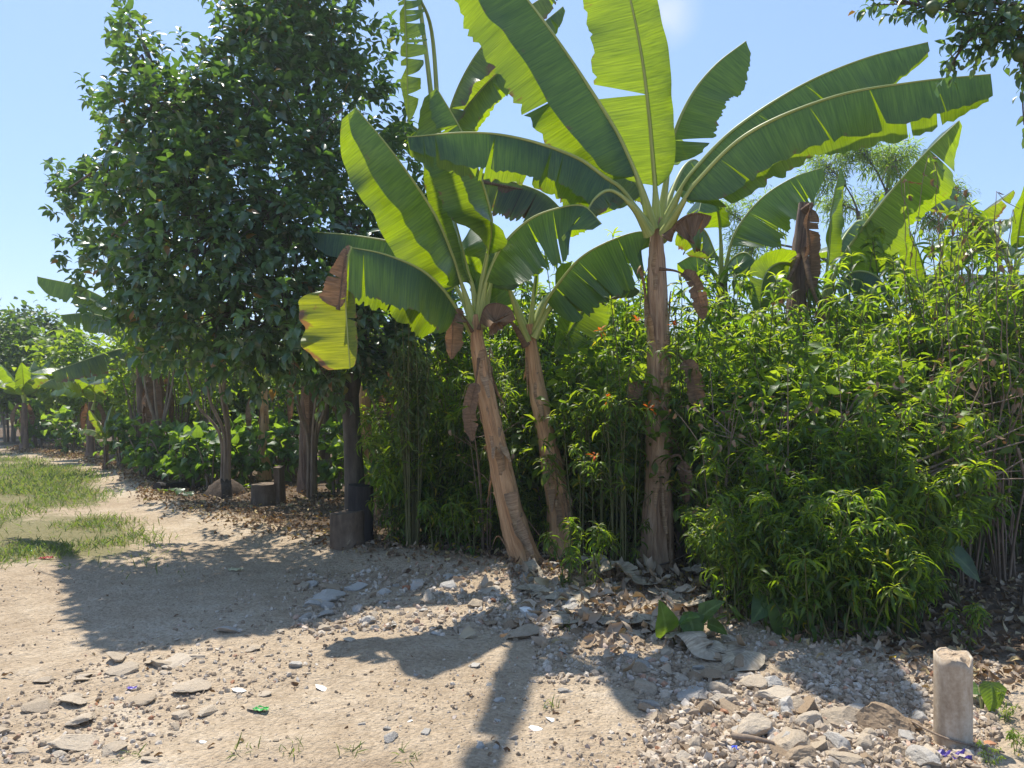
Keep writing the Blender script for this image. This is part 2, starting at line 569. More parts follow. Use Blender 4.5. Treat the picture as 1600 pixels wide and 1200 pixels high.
def axis(lo, hi, step, far, growth=1.22):
    a = list(np.arange(lo, hi + 1e-6, step))
    s = step
    while a[-1] < far:
        s *= growth
        a.append(a[-1] + s)
    s = step
    b = []
    x = lo
    while x > -far:
        s *= growth
        x -= s
        b.append(x)
    return np.array(b[::-1] + a)


gx = axis(-6, 4.2, 0.035, 420)
gy = axis(2.2, 10.5, 0.035, 420)
GX, GY = np.meshgrid(gx, gy)
V = np.stack([GX, GY, ground_h(GX, GY)], -1)


def grass_amount(x, y):
    """where the grass grows: the strip beside the track on the left"""
    m = np.clip((-(x + 0.0) / np.maximum(y, .1) - 0.44) / 0.10, 0, 1) * np.clip((y - 6.6) / 1.0, 0, 1)
    m = m * np.clip((edge_y(x) - 0.6 - y) / 1.0, 0, 1)
    track = np.exp(-((y - 10.2 - 0.25 * (x + 6)) / 0.8) ** 2)
    return np.clip(m - 0.65 * track, 0, 1)


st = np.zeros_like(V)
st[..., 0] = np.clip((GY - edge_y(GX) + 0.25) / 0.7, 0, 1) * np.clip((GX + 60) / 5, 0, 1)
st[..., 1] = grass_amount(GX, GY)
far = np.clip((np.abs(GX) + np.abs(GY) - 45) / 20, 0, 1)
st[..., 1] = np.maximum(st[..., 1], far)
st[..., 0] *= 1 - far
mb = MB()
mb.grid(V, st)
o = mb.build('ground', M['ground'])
o['kind'] = 'structure'

hz = MB()  # scattering box added to lift dark tones, standing in for lens veil
q = np.array([[-1, -1, 0], [1, -1, 0], [1, 1, 0], [-1, 1, 0], [-1, -1, 1], [1, -1, 1], [1, 1, 1], [-1, 1, 1]], float) * np.array([620, 620, 13.5]) + np.array([0, 0, -1.6])
hz.add(q, [[0, 3, 2, 1], [4, 5, 6, 7], [0, 1, 5, 4], [1, 2, 6, 5], [2, 3, 7, 6], [3, 0, 4, 7]])
hm = bpy.data.materials.new('lens_veil_haze')
hm.use_nodes = True
hm.node_tree.nodes.clear()
ho = hm.node_tree.nodes.new('ShaderNodeOutputMaterial')
hv = hm.node_tree.nodes.new('ShaderNodeVolumePrincipled')
hv.inputs['Color'].default_value = (0.88, 0.94, 1.0, 1)
hv.inputs['Density'].default_value = 0.0015
hv.inputs['Anisotropy'].default_value = 0.35
hm.node_tree.links.new(hv.outputs[0], ho.inputs['Volume'])
o = hz.build('haze', hm, None, False)
o['kind'] = 'stuff'
o['label'] = 'thin added haze that lifts the dark tones like lens veil'
o['category'] = 'haze'

# ------------------------------------------------------------------ leaf templates


def leaf_tmpl(nx, width, droop, fold=0.25, shape='lance', twist=0.0, wave=0.0):
    """unit length leaf along +X, blade in XY, bending towards -Z"""
    t = np.linspace(0, 1, nx)
    if shape == 'lance':
        w = width * np.sin(PI * t ** 0.75) ** 0.9
    elif shape == 'ovate':
        w = width * np.sin(PI * t ** 0.62) ** 0.75
    else:
        w = width * np.clip(np.interp(t, [0, .06, .2, .45, .75, 1], [.55, .95, 1.0, .8, .42, 0]), 0, 1)
    w = np.maximum(w, 0.003)
    ang = -droop * t
    dt = 1 / (nx - 1)
    x = np.concatenate([[0], np.cumsum(np.cos((ang[:-1] + ang[1:]) / 2) * dt)])
    z = np.concatenate([[0], np.cumsum(np.sin((ang[:-1] + ang[1:]) / 2) * dt)])
    V = np.zeros((nx, 3, 3))
    st = np.zeros((nx, 3, 3))
    for j, s in enumerate((-1, 0, 1)):
        tw = twist * t
        up = fold * abs(s) * w + wave * np.sin(t * 9 + s) * abs(s) * w
        yy = s * w * np.cos(tw) - up * np.sin(tw)
        nn = s * w * np.sin(tw) + up * np.cos(tw)
        V[:, j, 0] = x - nn * np.sin(ang)
        V[:, j, 1] = yy
        V[:, j, 2] = z + nn * np.cos(ang)
        st[:, j, 0] = t
        st[:, j, 1] = s
    i = np.arange(nx - 1)[:, None] * 3
    jj = np.arange(2)[None]
    q = np.stack([i + jj, i + jj + 1, i + 3 + jj + 1, i + 3 + jj], -1).reshape(-1, 4)
    return V.reshape(-1, 3), q, st.reshape(-1, 3)


T_LANCE = [leaf_tmpl(6, 0.074, d, 0.4, 'lance', tw) for d, tw in ((0.8, 0.2), (1.6, -0.3), (2.2, 0.5), (2.7, -0.2))]
T_OVATE = [leaf_tmpl(4, 0.24, d, 0.35, 'ovate', tw) for d, tw in ((0.35, 0.15), (0.8, -0.3), (1.3, 0.3))]
T_NEEDLE = [leaf_tmpl(4, 0.055, d, 0.2, 'lance', 0.3) for d in (0.8, 1.5)]
T_HEART = [leaf_tmpl(7, 0.42, d, 0.18, 'heart', 0.1, 0.1) for d in (0.5, 0.9, 1.3)]
T_DRY = [leaf_tmpl(5, 0.22, d, 0.7, 'ovate', tw) for d, tw in ((2.2, 0.8), (1.2, -1.2), (-1.5, 0.6))]


def frames(D, up=(0, 0, 1), roll=None):
    """rotation matrices whose X axis is D and Z axis is as near 'up' as possible"""
    D = np.asarray(D, float)
    D = D / np.maximum(1e-9, np.linalg.norm(D, axis=1))[:, None]
    U = np.broadcast_to(np.asarray(up, float), D.shape) + rng.normal(0, 1e-3, D.shape)
    B = np.cross(U, D)
    B /= np.maximum(1e-9, np.linalg.norm(B, axis=1))[:, None]
    N = np.cross(D, B)
    if roll is not None:
        c, s = np.cos(roll)[:, None], np.sin(roll)[:, None]
        B, N = B * c + N * s, N * c - B * s
    return np.stack([D, B, N], -1)


class Leaves:
    """collects leaves as (position, direction, size, random), writes them in one go"""

    def __init__(self, tmpls):
        self.t = tmpls
        self.p, self.d, self.s, self.r, self.k = [], [], [], [], []

    def add(self, p, d, s, r, k):
        self.p.append(p); self.d.append(d); self.s.append(s); self.r.append(r); self.k.append(k)

    def flush(self, mb, roll=0.5, mat=0):
        if not self.p:
            return
        p, d, s, r, k = map(np.array, (self.p, self.d, self.s, self.r, self.k))
        R = frames(d, roll=rng.normal(0, roll, len(p))) * s[:, None, None]
        for i, t in enumerate(self.t):
            q = k == i
            if q.any():
                mb.instances(t, R[q], p[q], r[q], mat)


def bez(a, b, c, n):
    t = np.linspace(0, 1, n)[:, None]
    return (1 - t) ** 2 * np.asarray(a) + 2 * t * (1 - t) * np.asarray(b) + t ** 2 * np.asarray(c)


def catmull(pts, n):
    p = np.asarray(pts, float)
    p = np.vstack([2 * p[0] - p[1], p, 2 * p[-1] - p[-2]])
    out = []
    for i in range(1, len(p) - 2):
        t = np.linspace(0, 1, 14, endpoint=(i == len(p) - 3))[:, None]
        a, b, c, d = p[i - 1:i + 3]
        out.append(0.5 * ((2 * b) + (c - a) * t + (2 * a - 5 * b + 4 * c - d) * t ** 2 + (3 * b - a - 3 * c + d) * t ** 3))
    q = np.vstack(out)
    L = np.concatenate([[0], np.cumsum(np.linalg.norm(np.diff(q, axis=0), axis=1))])
    s = np.linspace(0, L[-1], n)
    return np.stack([np.interp(s, L, q[:, k]) for k in range(3)], -1), L[-1]


# ------------------------------------------------------------------ banana plants


def smooth_noise(n, k, amp):
    """1-D smooth random function on n samples with k bumps"""
    a = rng.normal(0, amp, k + 3)
    x = np.linspace(0, k, n)
    i = x.astype(int)
    f = x - i
    f = f * f * (3 - 2 * f)
    return a[i] * (1 - f) + a[i + 1] * f


def banana_leaf(root, origin, mid, bs=0.22, w=(0.3, 0.4), a=(25, -30), tears=(3, 2), sgn=None, dn=None, mat='banana',
                r0=0.031, ruffle=1.0, curl=14, gap=0.10, name='leaf', tip=0.16, sh=0.62, label=None, droop_end=0, midrib=True):
    """mid: world points of petiole + midrib.  a: angles (deg) of the two blades from straight down; blade 0 is the nearer one"""
    NS = 121
    path, L = catmull(mid, NS)
    Tn = np.gradient(path, axis=0)
    Tn /= np.linalg.norm(Tn, axis=1)[:, None]
    down = np.broadcast_to(np.array([0, 0, -1.0]) if dn is None else unit(dn), Tn.shape)
    Dn = down - (down * Tn).sum(1)[:, None] * Tn
    Dn /= np.maximum(1e-6, np.linalg.norm(Dn, axis=1))[:, None]
    B = np.cross(Tn, Dn)
    if sgn is None:
        sgn = -1 if B[:, 1].mean() > 0 else 1
    B = B * sgn
    s = np.linspace(0, 1, NS)
    lb = (1 - bs) * L
    mb = MB()
    MC = 8
    for side in (0, 1):
        nt = tears[side]
        cuts = np.sort(rng.uniform(0.05, 0.95, nt)) if nt else np.array([])
        br = np.concatenate([[0], cuts, [1]])
        wob = smooth_noise(200, 6, 7 * ruffle)
        wob2 = smooth_noise(200, 16, 3.2 * ruffle)
        wid = 1 + smooth_noise(200, 9, 0.045)
        sg = 1 if side == 0 else -1
        rnd = rng.random()
        for i in range(len(br) - 1):
            t0, t1 = br[i], br[i + 1]
            if t1 - t0 < 0.006:
                continue
            n = max(3, int((t1 - t0) * 64))
            t = np.linspace(t0, t1, n)
            tc = (t0 + t1) / 2
            off = rng.normal(0, 9) if nt else 0
            V = np.zeros((n, MC + 1, 3))
            st = np.zeros((n, MC + 1, 3))
            ev = np.zeros((n, 3))
            for j in range(MC + 1):
                v = j / MC
                tt = tc + (t - tc) * (1 - gap * v * (1 if nt else 0)) + 0.035 * v * np.sin(PI * t)
                ss = bs + np.clip(tt, 0, 1) * (1 - bs)
                prof = np.where(tt < 0.16, np.sqrt(np.clip(1 - (1 - tt / 0.16) ** 2, 0.02, 1)),
                                np.where(tt < sh, 1.0, np.clip(1 - (np.maximum(tt - sh, 0) / (1 - sh)) ** (2.3 if sh > .5 else 1.0) * (1 - tip), 0, 1)))
                ti = np.clip(tt * 199, 0, 199)
                f = lambda arr: np.interp(ti, np.arange(200), arr)
                ang = np.radians(a[side] + sg * (f(wob) * v + f(wob2) * v * v * 1.5 + off * v - curl * v * v * (1 if abs(a[side]) > 15 else 0.3)) + droop_end * sg * tt)
                ang *= sg if False else 1
                pm = np.stack([np.interp(ss, s, path[:, k]) for k in range(3)], -1)
                dd = np.stack([np.interp(ss, s, Dn[:, k]) for k in range(3)], -1)
                bb = np.stack([np.interp(ss, s, B[:, k]) for k in range(3)], -1)
                d = dd * np.cos(ang)[:, None] + bb * np.sin(ang)[:, None]
                step = (w[side] * prof * f(wid) / MC)[:, None]
                if j:
                    ev = ev + d * step
                V[:, j] = pm + ev
                st[:, j, 0] = tt * lb
                st[:, j, 1] = v
                st[:, j, 2] = rnd
            if nt:  # ragged ends at the margin
                V[:, MC] += (V[:, MC] - V[:, MC - 1]) * rng.uniform(-0.6, 0.25, (n, 1))
            mb.grid(V, st)
    lf = mb.build(name, M[mat], root, True, origin)
    if label:
        lf['label'] = label
    if midrib:
        r = np.interp(s, [0, 0.06, bs, 1], [r0 * 1.5, r0 * 1.1, r0 * 0.55, 0.004])
        m2 = MB()
        m2.tube(path[::3], r[::3], 8)
        m2.build('midrib', M['banana_dead'] if mat in ('banana_dead', 'banana_husk') else M['midrib'], lf, True, origin)
        bpy.data.objects[lf.name].children[0].matrix_parent_inverse.identity()
    return lf


def ribbon(mb, pts, width, side, seed_curl=0.8, rnd=0.5, n=14):
    path, L = catmull(pts, n)
    Tn = np.gradient(path, axis=0)
    Tn /= np.linalg.norm(Tn, axis=1)[:, None]
    sd = np.asarray(side, float)
    sd = sd - (sd * Tn).sum(1)[:, None] * Tn
    sd /= np.maximum(1e-6, np.linalg.norm(sd, axis=1))[:, None]
    nn = np.cross(Tn, sd)
    V = np.zeros((n, 5, 3))
    st = np.zeros((n, 5, 3))
    t = np.linspace(0, 1, n)
    wv = width * (1 - 0.75 * t ** 2) * (1 + 0.15 * np.sin(t * 11 + rnd * 9))
    for j in range(5):
        u = j / 4 * 2 - 1
        V[:, j] = path + sd * (u * wv)[:, None] + nn * (seed_curl * wv * u * u + 0.2 * wv * np.sin(t * 8 + u * 2))[:, None]
        st[:, j, 0] = t * L
        st[:, j, 1] = abs(u) * 0.4
        st[:, j, 2] = rnd
    mb.grid(V, st)


def pseudostem(root, origin, pts, radii, mat='pseudo', nsheath=5, sides=26, flare=1.3):
    path, L = catmull(pts, 44)
    t = np.linspace(0, 1, 44)
    r = np.interp(t, np.linspace(0, 1, len(radii)), radii)
    r = r * (1 + (flare - 1) * np.exp(-t * 9))
    mb = MB()
    Tn = np.gradient(path, axis=0)
    Tn /= np.linalg.norm(Tn, axis=1)[:, None]
    A = np.cross(Tn, [0, 1, 0.1]); A /= np.linalg.norm(A, axis=1)[:, None]
    Bv = np.cross(Tn, A)
    th = np.arange(sides) / sides * 2 * PI
    ph = rng.uniform(0, 6, 6)
    R = r[:, None] * (1 + 0.05 * np.sin(2 * th[None] + ph[0] + t[:, None] * 2) + 0.045 * np.sin(5 * th[None] + ph[1] + 4 * t[:, None]) + 0.03 * np.sin(9 * th[None] + ph[2] - 5 * t[:, None]))
    # overlapping leaf sheaths: steps in the radius that climb round the stem
    sp = (th[None] / 2 / PI + t[:, None] * 2.3 + 0.1 * np.sin(7 * t[:, None])) % 0.5
    R = R * (1 + 0.20 * (sp - 0.25))
    R = R * (1 + 0.035 * (rng.random((44, 1)) - .5) + 0.025 * (rng.random((44, sides)) - .5))
    Vv = path[:, None] + (A[:, None] * np.cos(th)[None, :, None] + Bv[:, None] * np.sin(th)[None, :, None]) * R[..., None]
    stv = np.zeros((44, sides, 3))
    stv[..., 0] = (t * L)[:, None]
    stv[..., 1] = np.abs(th / PI - 1)[None]
    mb.grid(Vv, stv, wrap=True)
    ps = mb.build('pseudostem', M[mat], root, True, origin)
    for k in range(nsheath):
        m2 = MB()
        i = int(rng.uniform(6, 42))
        an = rng.uniform(0, 2 * PI)
        dirv = A[i] * math.cos(an) + Bv[i] * math.sin(an)
        if dirv[1] > 0.5:
            dirv = -dirv
        side = np.cross(Tn[i], dirv)
        ln = rng.uniform(0.25, 0.55)
        j0 = max(0, i - int(ln / L * 44))
        p0 = path[i] + dirv * r[i] * 0.97
        if rng.random() < 0.5:   # strip still lying along the stem, loose below
            pts2 = [p0, path[(i + j0) // 2] + dirv * (r[(i + j0) // 2] * 1.05), path[j0] + dirv * (r[j0] + rng.uniform(.02, .09))]
        else:                    # loose at the top, peeling outward
            pts2 = [path[j0] + dirv * r[j0] * 0.98, path[(i + j0) // 2] + dirv * (r[(i + j0) // 2] * 1.06), p0 + dirv * rng.uniform(0.02, 0.09), p0 + dirv * rng.uniform(0.07, 0.14) - np.array([0, 0, rng.uniform(.05, .15)])]
        ribbon(m2, pts2, rng.uniform(0.02, 0.05), side, rng.uniform(-.6, .6), rng.random())
        m2.build('dry_sheath', M['sheath'], root, True, origin)
    return ps


def LP(*pts):
    return [P(*p) for p in pts]


BG = 'banana plants'


def banana_root(x, y, label):
    org = np.array([x, y, gh(x, y) - 0.02])
    return thing('banana_plant', label, 'banana plant', org), org


# --- front left banana plant
b = G(822, 893)
rA, oA = banana_root(b[0], b[1], 'leaning front banana plant with tan stem and a broken leaf tip hanging left')
pseudostem(rA, oA, [oA, P(800, 810, 6.78), P(779, 710, 6.75), P(760, 615, 6.72), P(746, 535, 6.7), P(743, 492, 6.7)], [0.115, 0.105, 0.095, 0.085, 0.075, 0.05], nsheath=12)
for pts_, w_ in ((((806, 815, 6.62), (818, 840, 6.58), (832, 868, 6.5)), .055), (((797, 770, 6.66), (806, 812, 6.62), (822, 850, 6.56), (826, 884, 6.55)), .05), (((786, 742, 6.66), (781, 715, 6.6), (772, 700, 6.5), (770, 716, 6.46)), .035)):
    m_ = MB()
    ribbon(m_, LP(*pts_), w_, (1, .15, .2), .55, rng.random())
    m_.build('dry_sheath', M['sheath'], rA, True, oA)
BL = lambda root, org, pts, **k: banana_leaf(root, org, LP(*pts), **(dict(k, r0=.037) if root.name == 'banana_plant.002' and 'r0' not in k else k))
BL(rA, oA, [(742, 515, 6.7), (730, 470, 6.65), (717, 432, 6.6), (705, 395, 6.5), (677, 332, 6.35), (620, 247, 6.15), (556, 168, 6.0)], bs=.2, w=(.31, .46), a=(10, -26), tears=(0, 0), ruffle=1.0, tip=.3, curl=4)
BL(rA, oA, [(746, 512, 6.7), (752, 450, 6.66), (762, 395, 6.6), (768, 345, 6.5), (750, 275, 6.4), (722, 207, 6.3), (682, 137, 6.2)], bs=.3, w=(.25, .40), a=(12, -28), tears=(1, 2), tip=.3, curl=4)
BL(rA, oA, [(750, 510, 6.7), (760, 440, 6.6), (785, 385, 6.5), (825, 345, 6.4), (870, 326, 6.3), (912, 322, 6.2), (940, 350, 6.15)], bs=.22, w=(.50, .36), a=(20, -62), tears=(4, 2), ruffle=.7)
BL(rA, oA, [(740, 520, 6.7), (715, 485, 6.5), (690, 450, 6.3), (655, 420, 6.1), (600, 397, 5.9), (546, 386, 5.75)], bs=.2, w=(.42, .46), a=(9, -24), tears=(2, 1), tip=.95, gap=.03, ruffle=.6)
BL(rA, oA, [(547, 386, 5.74), (543, 402, 5.71), (540, 430, 5.7), (540, 470, 5.7), (543, 520, 5.7), (547, 576, 5.72)], bs=.36, w=(.33, .08), a=(68, -70), dn=(0, -1, -.05), sgn=1, tears=(0, 1), tip=.45, mat='banana_yellow', r0=.012, ruffle=1.2, curl=-18,
   label='yellow green broken leaf end hanging straight down')
BL(rA, oA, [(528, 484, 5.63), (531, 465, 5.63), (535, 430, 5.65), (540, 400, 5.68), (547, 384, 5.73)], bs=.02, w=(.06, .16), a=(72, -75), dn=(0, -1, -.05), sgn=1, tears=(2, 2), tip=.10, sh=.12, mat='banana_dead', r0=.012, ruffle=2.5,
   name='dead_leaf', label='brown dried fold where the leaf snapped')
BL(rA, oA, [(746, 505, 6.72), (739, 450, 6.72), (729, 418, 6.7), (712, 350, 6.65), (692, 295, 6.6), (667, 250, 6.55)], bs=.25, w=(.12, .16), a=(60, -20), tears=(0, 0), ruffle=.5)
BL(rA, oA, [(742, 512, 6.78), (722, 465, 6.9), (692, 422, 7.0), (640, 386, 7.0), (560, 369, 7.0), (486, 362, 7.0)], bs=.24, w=(.27, .30), a=(14, -55), tears=(0, 2), tip=.35)
BL(rA, oA, [(752, 512, 6.72), (768, 440, 6.8), (775, 400, 6.9), (768, 370, 7.0), (740, 350, 7.2)], bs=.3, w=(.3, .34), a=(40, -50), tears=(1, 1))
BL(rA, oA, [(748, 515, 6.62), (757, 482, 6.55), (775, 474, 6.5), (796, 482, 6.45), (806, 500, 6.45)], bs=.1, w=(.27, .2), a=(6, -30), tears=(1, 1), mat='banana_dead', name='dead_leaf', r0=.014, ruffle=2, label='dead brown leaf folded against the stem')
BL(rA, oA, [(738, 518, 6.62), (722, 492, 6.5), (709, 500, 6.45), (707, 525, 6.45), (705, 562, 6.45)], bs=.3, w=(.06, .12), a=(70, -60), dn=(0, -1, -.1), sgn=1, tears=(1, 1), mat='banana_dead', name='dead_leaf', r0=.012, ruffle=2)
BL(rA, oA, [(748, 560, 6.6), (743, 600, 6.52), (735, 640, 6.5), (738, 690, 6.5)], bs=.3, w=(.07, .07), a=(70, -60), dn=(0, -1, -.1), sgn=1, tears=(1, 1), mat='banana_dead', name='dead_leaf', r0=.01, ruffle=3)

# --- banana plant just behind it
b = G(884, 878)
rB, oB = banana_root(b[0], b[1], 'slender banana plant standing between the leaning one and the tall one')
pseudostem(rB, oB, [oB, P(872, 780, 7.2), P(853, 680, 7.25), P(836, 590, 7.3), P(826, 507, 7.3)], [0.13, 0.105, 0.09, 0.08, 0.05], nsheath=12, mat='pseudo')
BL(rB, oB, [(832, 525, 7.3), (850, 480, 7.2), (868, 450, 7.1), (905, 405, 7.0), (950, 378, 6.95), (1000, 362, 6.9), (1025, 372, 6.9)], bs=.22, w=(.52, .4), a=(12, -60), tears=(5, 3), ruffle=.8)
BL(rB, oB, [(832, 522, 7.35), (850, 470, 7.5), (890, 445, 7.7), (915, 470, 7.75), (893, 512, 7.7), (866, 552, 7.6)], bs=.35, w=(.3, .3), a=(60, -70), dn=(0, -1, -.3), sgn=1, tears=(2, 2))
BL(rB, oB, [(829, 522, 7.3), (833, 465, 7.3), (839, 408, 7.3)], bs=.5, w=(.04, .05), a=(60, -50), tears=(0, 0))
BL(rB, oB, [(826, 528, 7.3), (805, 470, 7.25), (782, 435, 7.2), (748, 410, 7.2), (705, 420, 7.2)], bs=.3, w=(.3, .3), a=(20, -50), tears=(1, 2))
BL(rB, oB, [(824, 532, 7.25), (805, 480, 7.1), (795, 440, 7.0), (815, 412, 6.9), (850, 420, 6.85)], bs=.5, w=(.12, .14), a=(20, -40), tears=(1, 2))
BL(rB, oB, [(822, 540, 7.25), (800, 505, 7.15), (780, 492, 7.1), (765, 520, 7.05)], bs=.45, w=(.08, .12), a=(20, -40), tears=(1, 2), mat='banana_dead', name='dead_leaf', ruffle=2)
BL(rB, oB, [(835, 528, 7.25), (866, 470, 7.2), (905, 440, 7.2), (960, 430, 7.2), (1000, 455, 7.2)], bs=.35, w=(.3, .3), a=(15, -40), tears=(3, 2), mat='banana_old')

# --- tall banana plant on the right
b = G(1027, 893)
rC, oC = banana_root(b[0], b[1], 'tallest banana plant, straight stem, big leaves spread against the sky')
pseudostem(rC, oC, [oC, P(1029, 780, 6.8), P(1030, 640, 6.8), P(1028, 510, 6.8), P(1026, 420, 6.8), P(1026, 340, 6.8)], [0.125, 0.118, 0.112, 0.100, 0.09, 0.05], nsheath=16, mat='pseudo_grey')
BL(rC, oC, [(1020, 358, 6.72), (1002, 295, 6.62), (979, 238, 6.56), (957, 195, 6.52), (900, 105, 6.46), (840, 20, 6.42), (775, -60, 6.4), (715, -120, 6.35)], bs=.16, w=(.40, .58), a=(10, -24), tears=(0, 1), ruffle=1.0, gap=.02, curl=4)
BL(rC, oC, [(1026, 358, 6.8), (1024, 300, 6.76), (1020, 250, 6.7), (1014, 180, 6.62), (1003, 90, 6.52), (985, 0, 6.45), (960, -90, 6.4), (950, -140, 6.35)], bs=.14, w=(.23, .41), a=(62, -84), sgn=1, dn=(0, -1, -.15), tears=(0, 1), ruffle=1.3, droop_end=-.55)
BL(rC, oC, [(1031, 355, 6.88), (1040, 290, 6.9), (1052, 215, 6.9), (1080, 150, 6.9), (1118, 102, 6.9), (1166, 64, 6.9)], bs=.3, w=(.34, .30), a=(18, -55), tears=(1, 1), tip=.3)
BL(rC, oC, [(1036, 358, 6.75), (1062, 300, 6.6), (1088, 262, 6.5), (1150, 200, 6.4), (1250, 135, 6.3), (1350, 92, 6.2), (1450, 66, 6.1)], bs=.14, w=(.37, .40), a=(24, -24), tears=(2, 2), tip=.25, gap=.03)
BL(rC, oC, [(1038, 366, 6.66), (1065, 320, 6.4), (1090, 283, 6.3), (1170, 208, 6.1), (1300, 152, 5.9), (1430, 128, 5.75), (1548, 116, 5.65)], bs=.14, w=(.36, .42), a=(16, -20), tears=(5, 3), tip=.5, gap=.04, ruffle=.7)
BL(rC, oC, [(1016, 362, 6.7), (975, 300, 6.5), (945, 277, 6.4), (900, 246, 6.3), (820, 218, 6.1), (740, 207, 6.0), (636, 214, 5.9)], bs=.14, w=(.31, .37), a=(11, -27), tears=(7, 5), tip=.4, ruffle=.7)
BL(rC, oC, [(1014, 366, 6.6), (990, 325, 6.45), (955, 298, 6.35), (928, 312, 6.25), (912, 345, 6.2)], bs=.4, w=(.13, .16), a=(20, -40), tears=(2, 2), mat='banana_old', ruffle=1.6)
BL(rC, oC, [(1042, 372, 6.6), (1062, 346, 6.5), (1085, 334, 6.4), (1112, 338, 6.35)], bs=.2, w=(.24, .16), a=(10, -40), tears=(1, 1), mat='banana_dead', name='dead_leaf', ruffle=2.2, label='dead brown leaf curling at the crown')
BL(rC, oC, [(1034, 352, 6.95), (1050, 300, 7.1), (1068, 262, 7.25), (1085, 250, 7.4), (1100, 262, 7.6)], bs=.35, w=(.32, .3), a=(20, -50), tears=(1, 1))
BL(rC, oC, [(1020, 355, 6.9), (1005, 305, 7.05), (985, 275, 7.2), (955, 262, 7.4), (915, 280, 7.6)], bs=.3, w=(.3, .3), a=(15, -50), tears=(3, 1), mat='banana_old')
BL(rC, oC, [(1035, 372, 6.9), (1070, 350, 7.1), (1100, 360, 7.25), (1120, 400, 7.35)], bs=.3, w=(.28, .28), a=(20, -40), tears=(2, 1), mat='banana_old')

for pts_, w_ in (([(1040, 560, 6.65), (1060, 555, 6.6), (1078, 580, 6.55), (1092, 640, 6.55)], .09), ([(1018, 600, 6.65), (1000, 598, 6.6), (988, 620, 6.58), (985, 650, 6.58)], .08),
                 ([(1045, 715, 6.62), (1062, 712, 6.58), (1070, 740, 6.55), (1072, 785, 6.55)], .07), ([(1030, 420, 6.65), (1060, 425, 6.6), (1085, 445, 6.5), (1098, 500, 6.5)], .08)):
    BL(rC, oC, pts_, bs=.3, w=(w_, w_), a=(60, -60), dn=(0, -1, -.1), sgn=1, tears=(2, 2), mat='banana_dead', name='dead_leaf', r0=.012, ruffle=3)

# --- banana plants deeper in the thicket
b = P(1300, 700, 9.0)
rD, oD = banana_root(b[0], b[1], 'banana plant behind the thicket with one huge bright leaf rising to the right')
pseudostem(rD, oD, [oD, P(1298, 640, 9.0), P(1294, 540, 9.0), P(1290, 465, 9.0)], [0.13, 0.12, 0.1, 0.06], nsheath=2, mat='pseudo')
BL(rD, oD, [(1292, 470, 9.0), (1310, 415, 8.9), (1345, 360, 8.7), (1400, 290, 8.5), (1450, 235, 8.3), (1499, 188, 8.2)], bs=.16, w=(.56, .42), a=(-38, -112), tears=(1, 5), ruffle=.9, gap=.02)
BL(rD, oD, [(1288, 470, 9.0), (1294, 400, 8.95), (1299, 330, 8.9), (1313, 262, 8.85)], bs=.25, w=(.15, .15), a=(50, -60), tears=(1, 1))
BL(rD, oD, [(1296, 472, 9.0), (1312, 440, 8.8), (1340, 424, 8.6), (1372, 434, 8.45), (1394, 472, 8.4)], bs=.2, w=(.34, .3), a=(20, -55), tears=(2, 2))
BL(rD, oD, [(1284, 474, 9.0), (1262, 430, 8.8), (1225, 410, 8.6), (1195, 430, 8.4), (1186, 495, 8.3)], bs=.42, w=(.2, .24), a=(50, -60), dn=(-.6, -1, -.3), sgn=1, tears=(2, 1))
BL(rD, oD, [(1290, 470, 9.05), (1305, 400, 9.2), (1330, 355, 9.5), (1350, 345, 9.9), (1370, 380, 10.2)], bs=.3, w=(.3, .3), a=(40, -60), tears=(2, 2))
BL(rD, oD, [(1284, 474, 9.0), (1262, 430, 9.3), (1235, 410, 9.6), (1200, 430, 9.9)], bs=.3, w=(.3, .3), a=(40, -60), tears=(2, 2))

b = P(1130, 690, 9.5)
rE, oE = banana_root(b[0], b[1], 'banana plant half hidden behind the tall one, rumpled leaf leaning right')
pseudostem(rE, oE, [oE, P(1130, 600, 9.5), P(1129, 500, 9.5), P(1128, 438, 9.5)], [0.13, 0.12, 0.1, 0.06], nsheath=1, mat='pseudo_dark')
BL(rE, oE, [(1131, 440, 9.45), (1146, 370, 9.3), (1185, 315, 9.2), (1235, 280, 9.1), (1285, 262, 9.0)], bs=.24, w=(.55, .45), a=(20, -45), tears=(5, 4), ruffle=1.3)
BL(rE, oE, [(1127, 438, 9.45), (1126, 370, 9.3), (1119, 320, 9.1), (1102, 300, 8.9), (1092, 330, 8.7)], bs=.4, w=(.3, .34), a=(45, -55), tears=(1, 1))
BL(rE, oE, [(1124, 440, 9.5), (1108, 415, 9.4), (1085, 400, 9.3), (1058, 412, 9.2)], bs=.25, w=(.3, .34), a=(25, -45), tears=(2, 1))
BL(rE, oE, [(1131, 440, 9.4), (1140, 410, 9.2), (1165, 395, 9.0), (1190, 420, 8.9)], bs=.3, w=(.3, .34), a=(25, -45), tears=(2, 1))

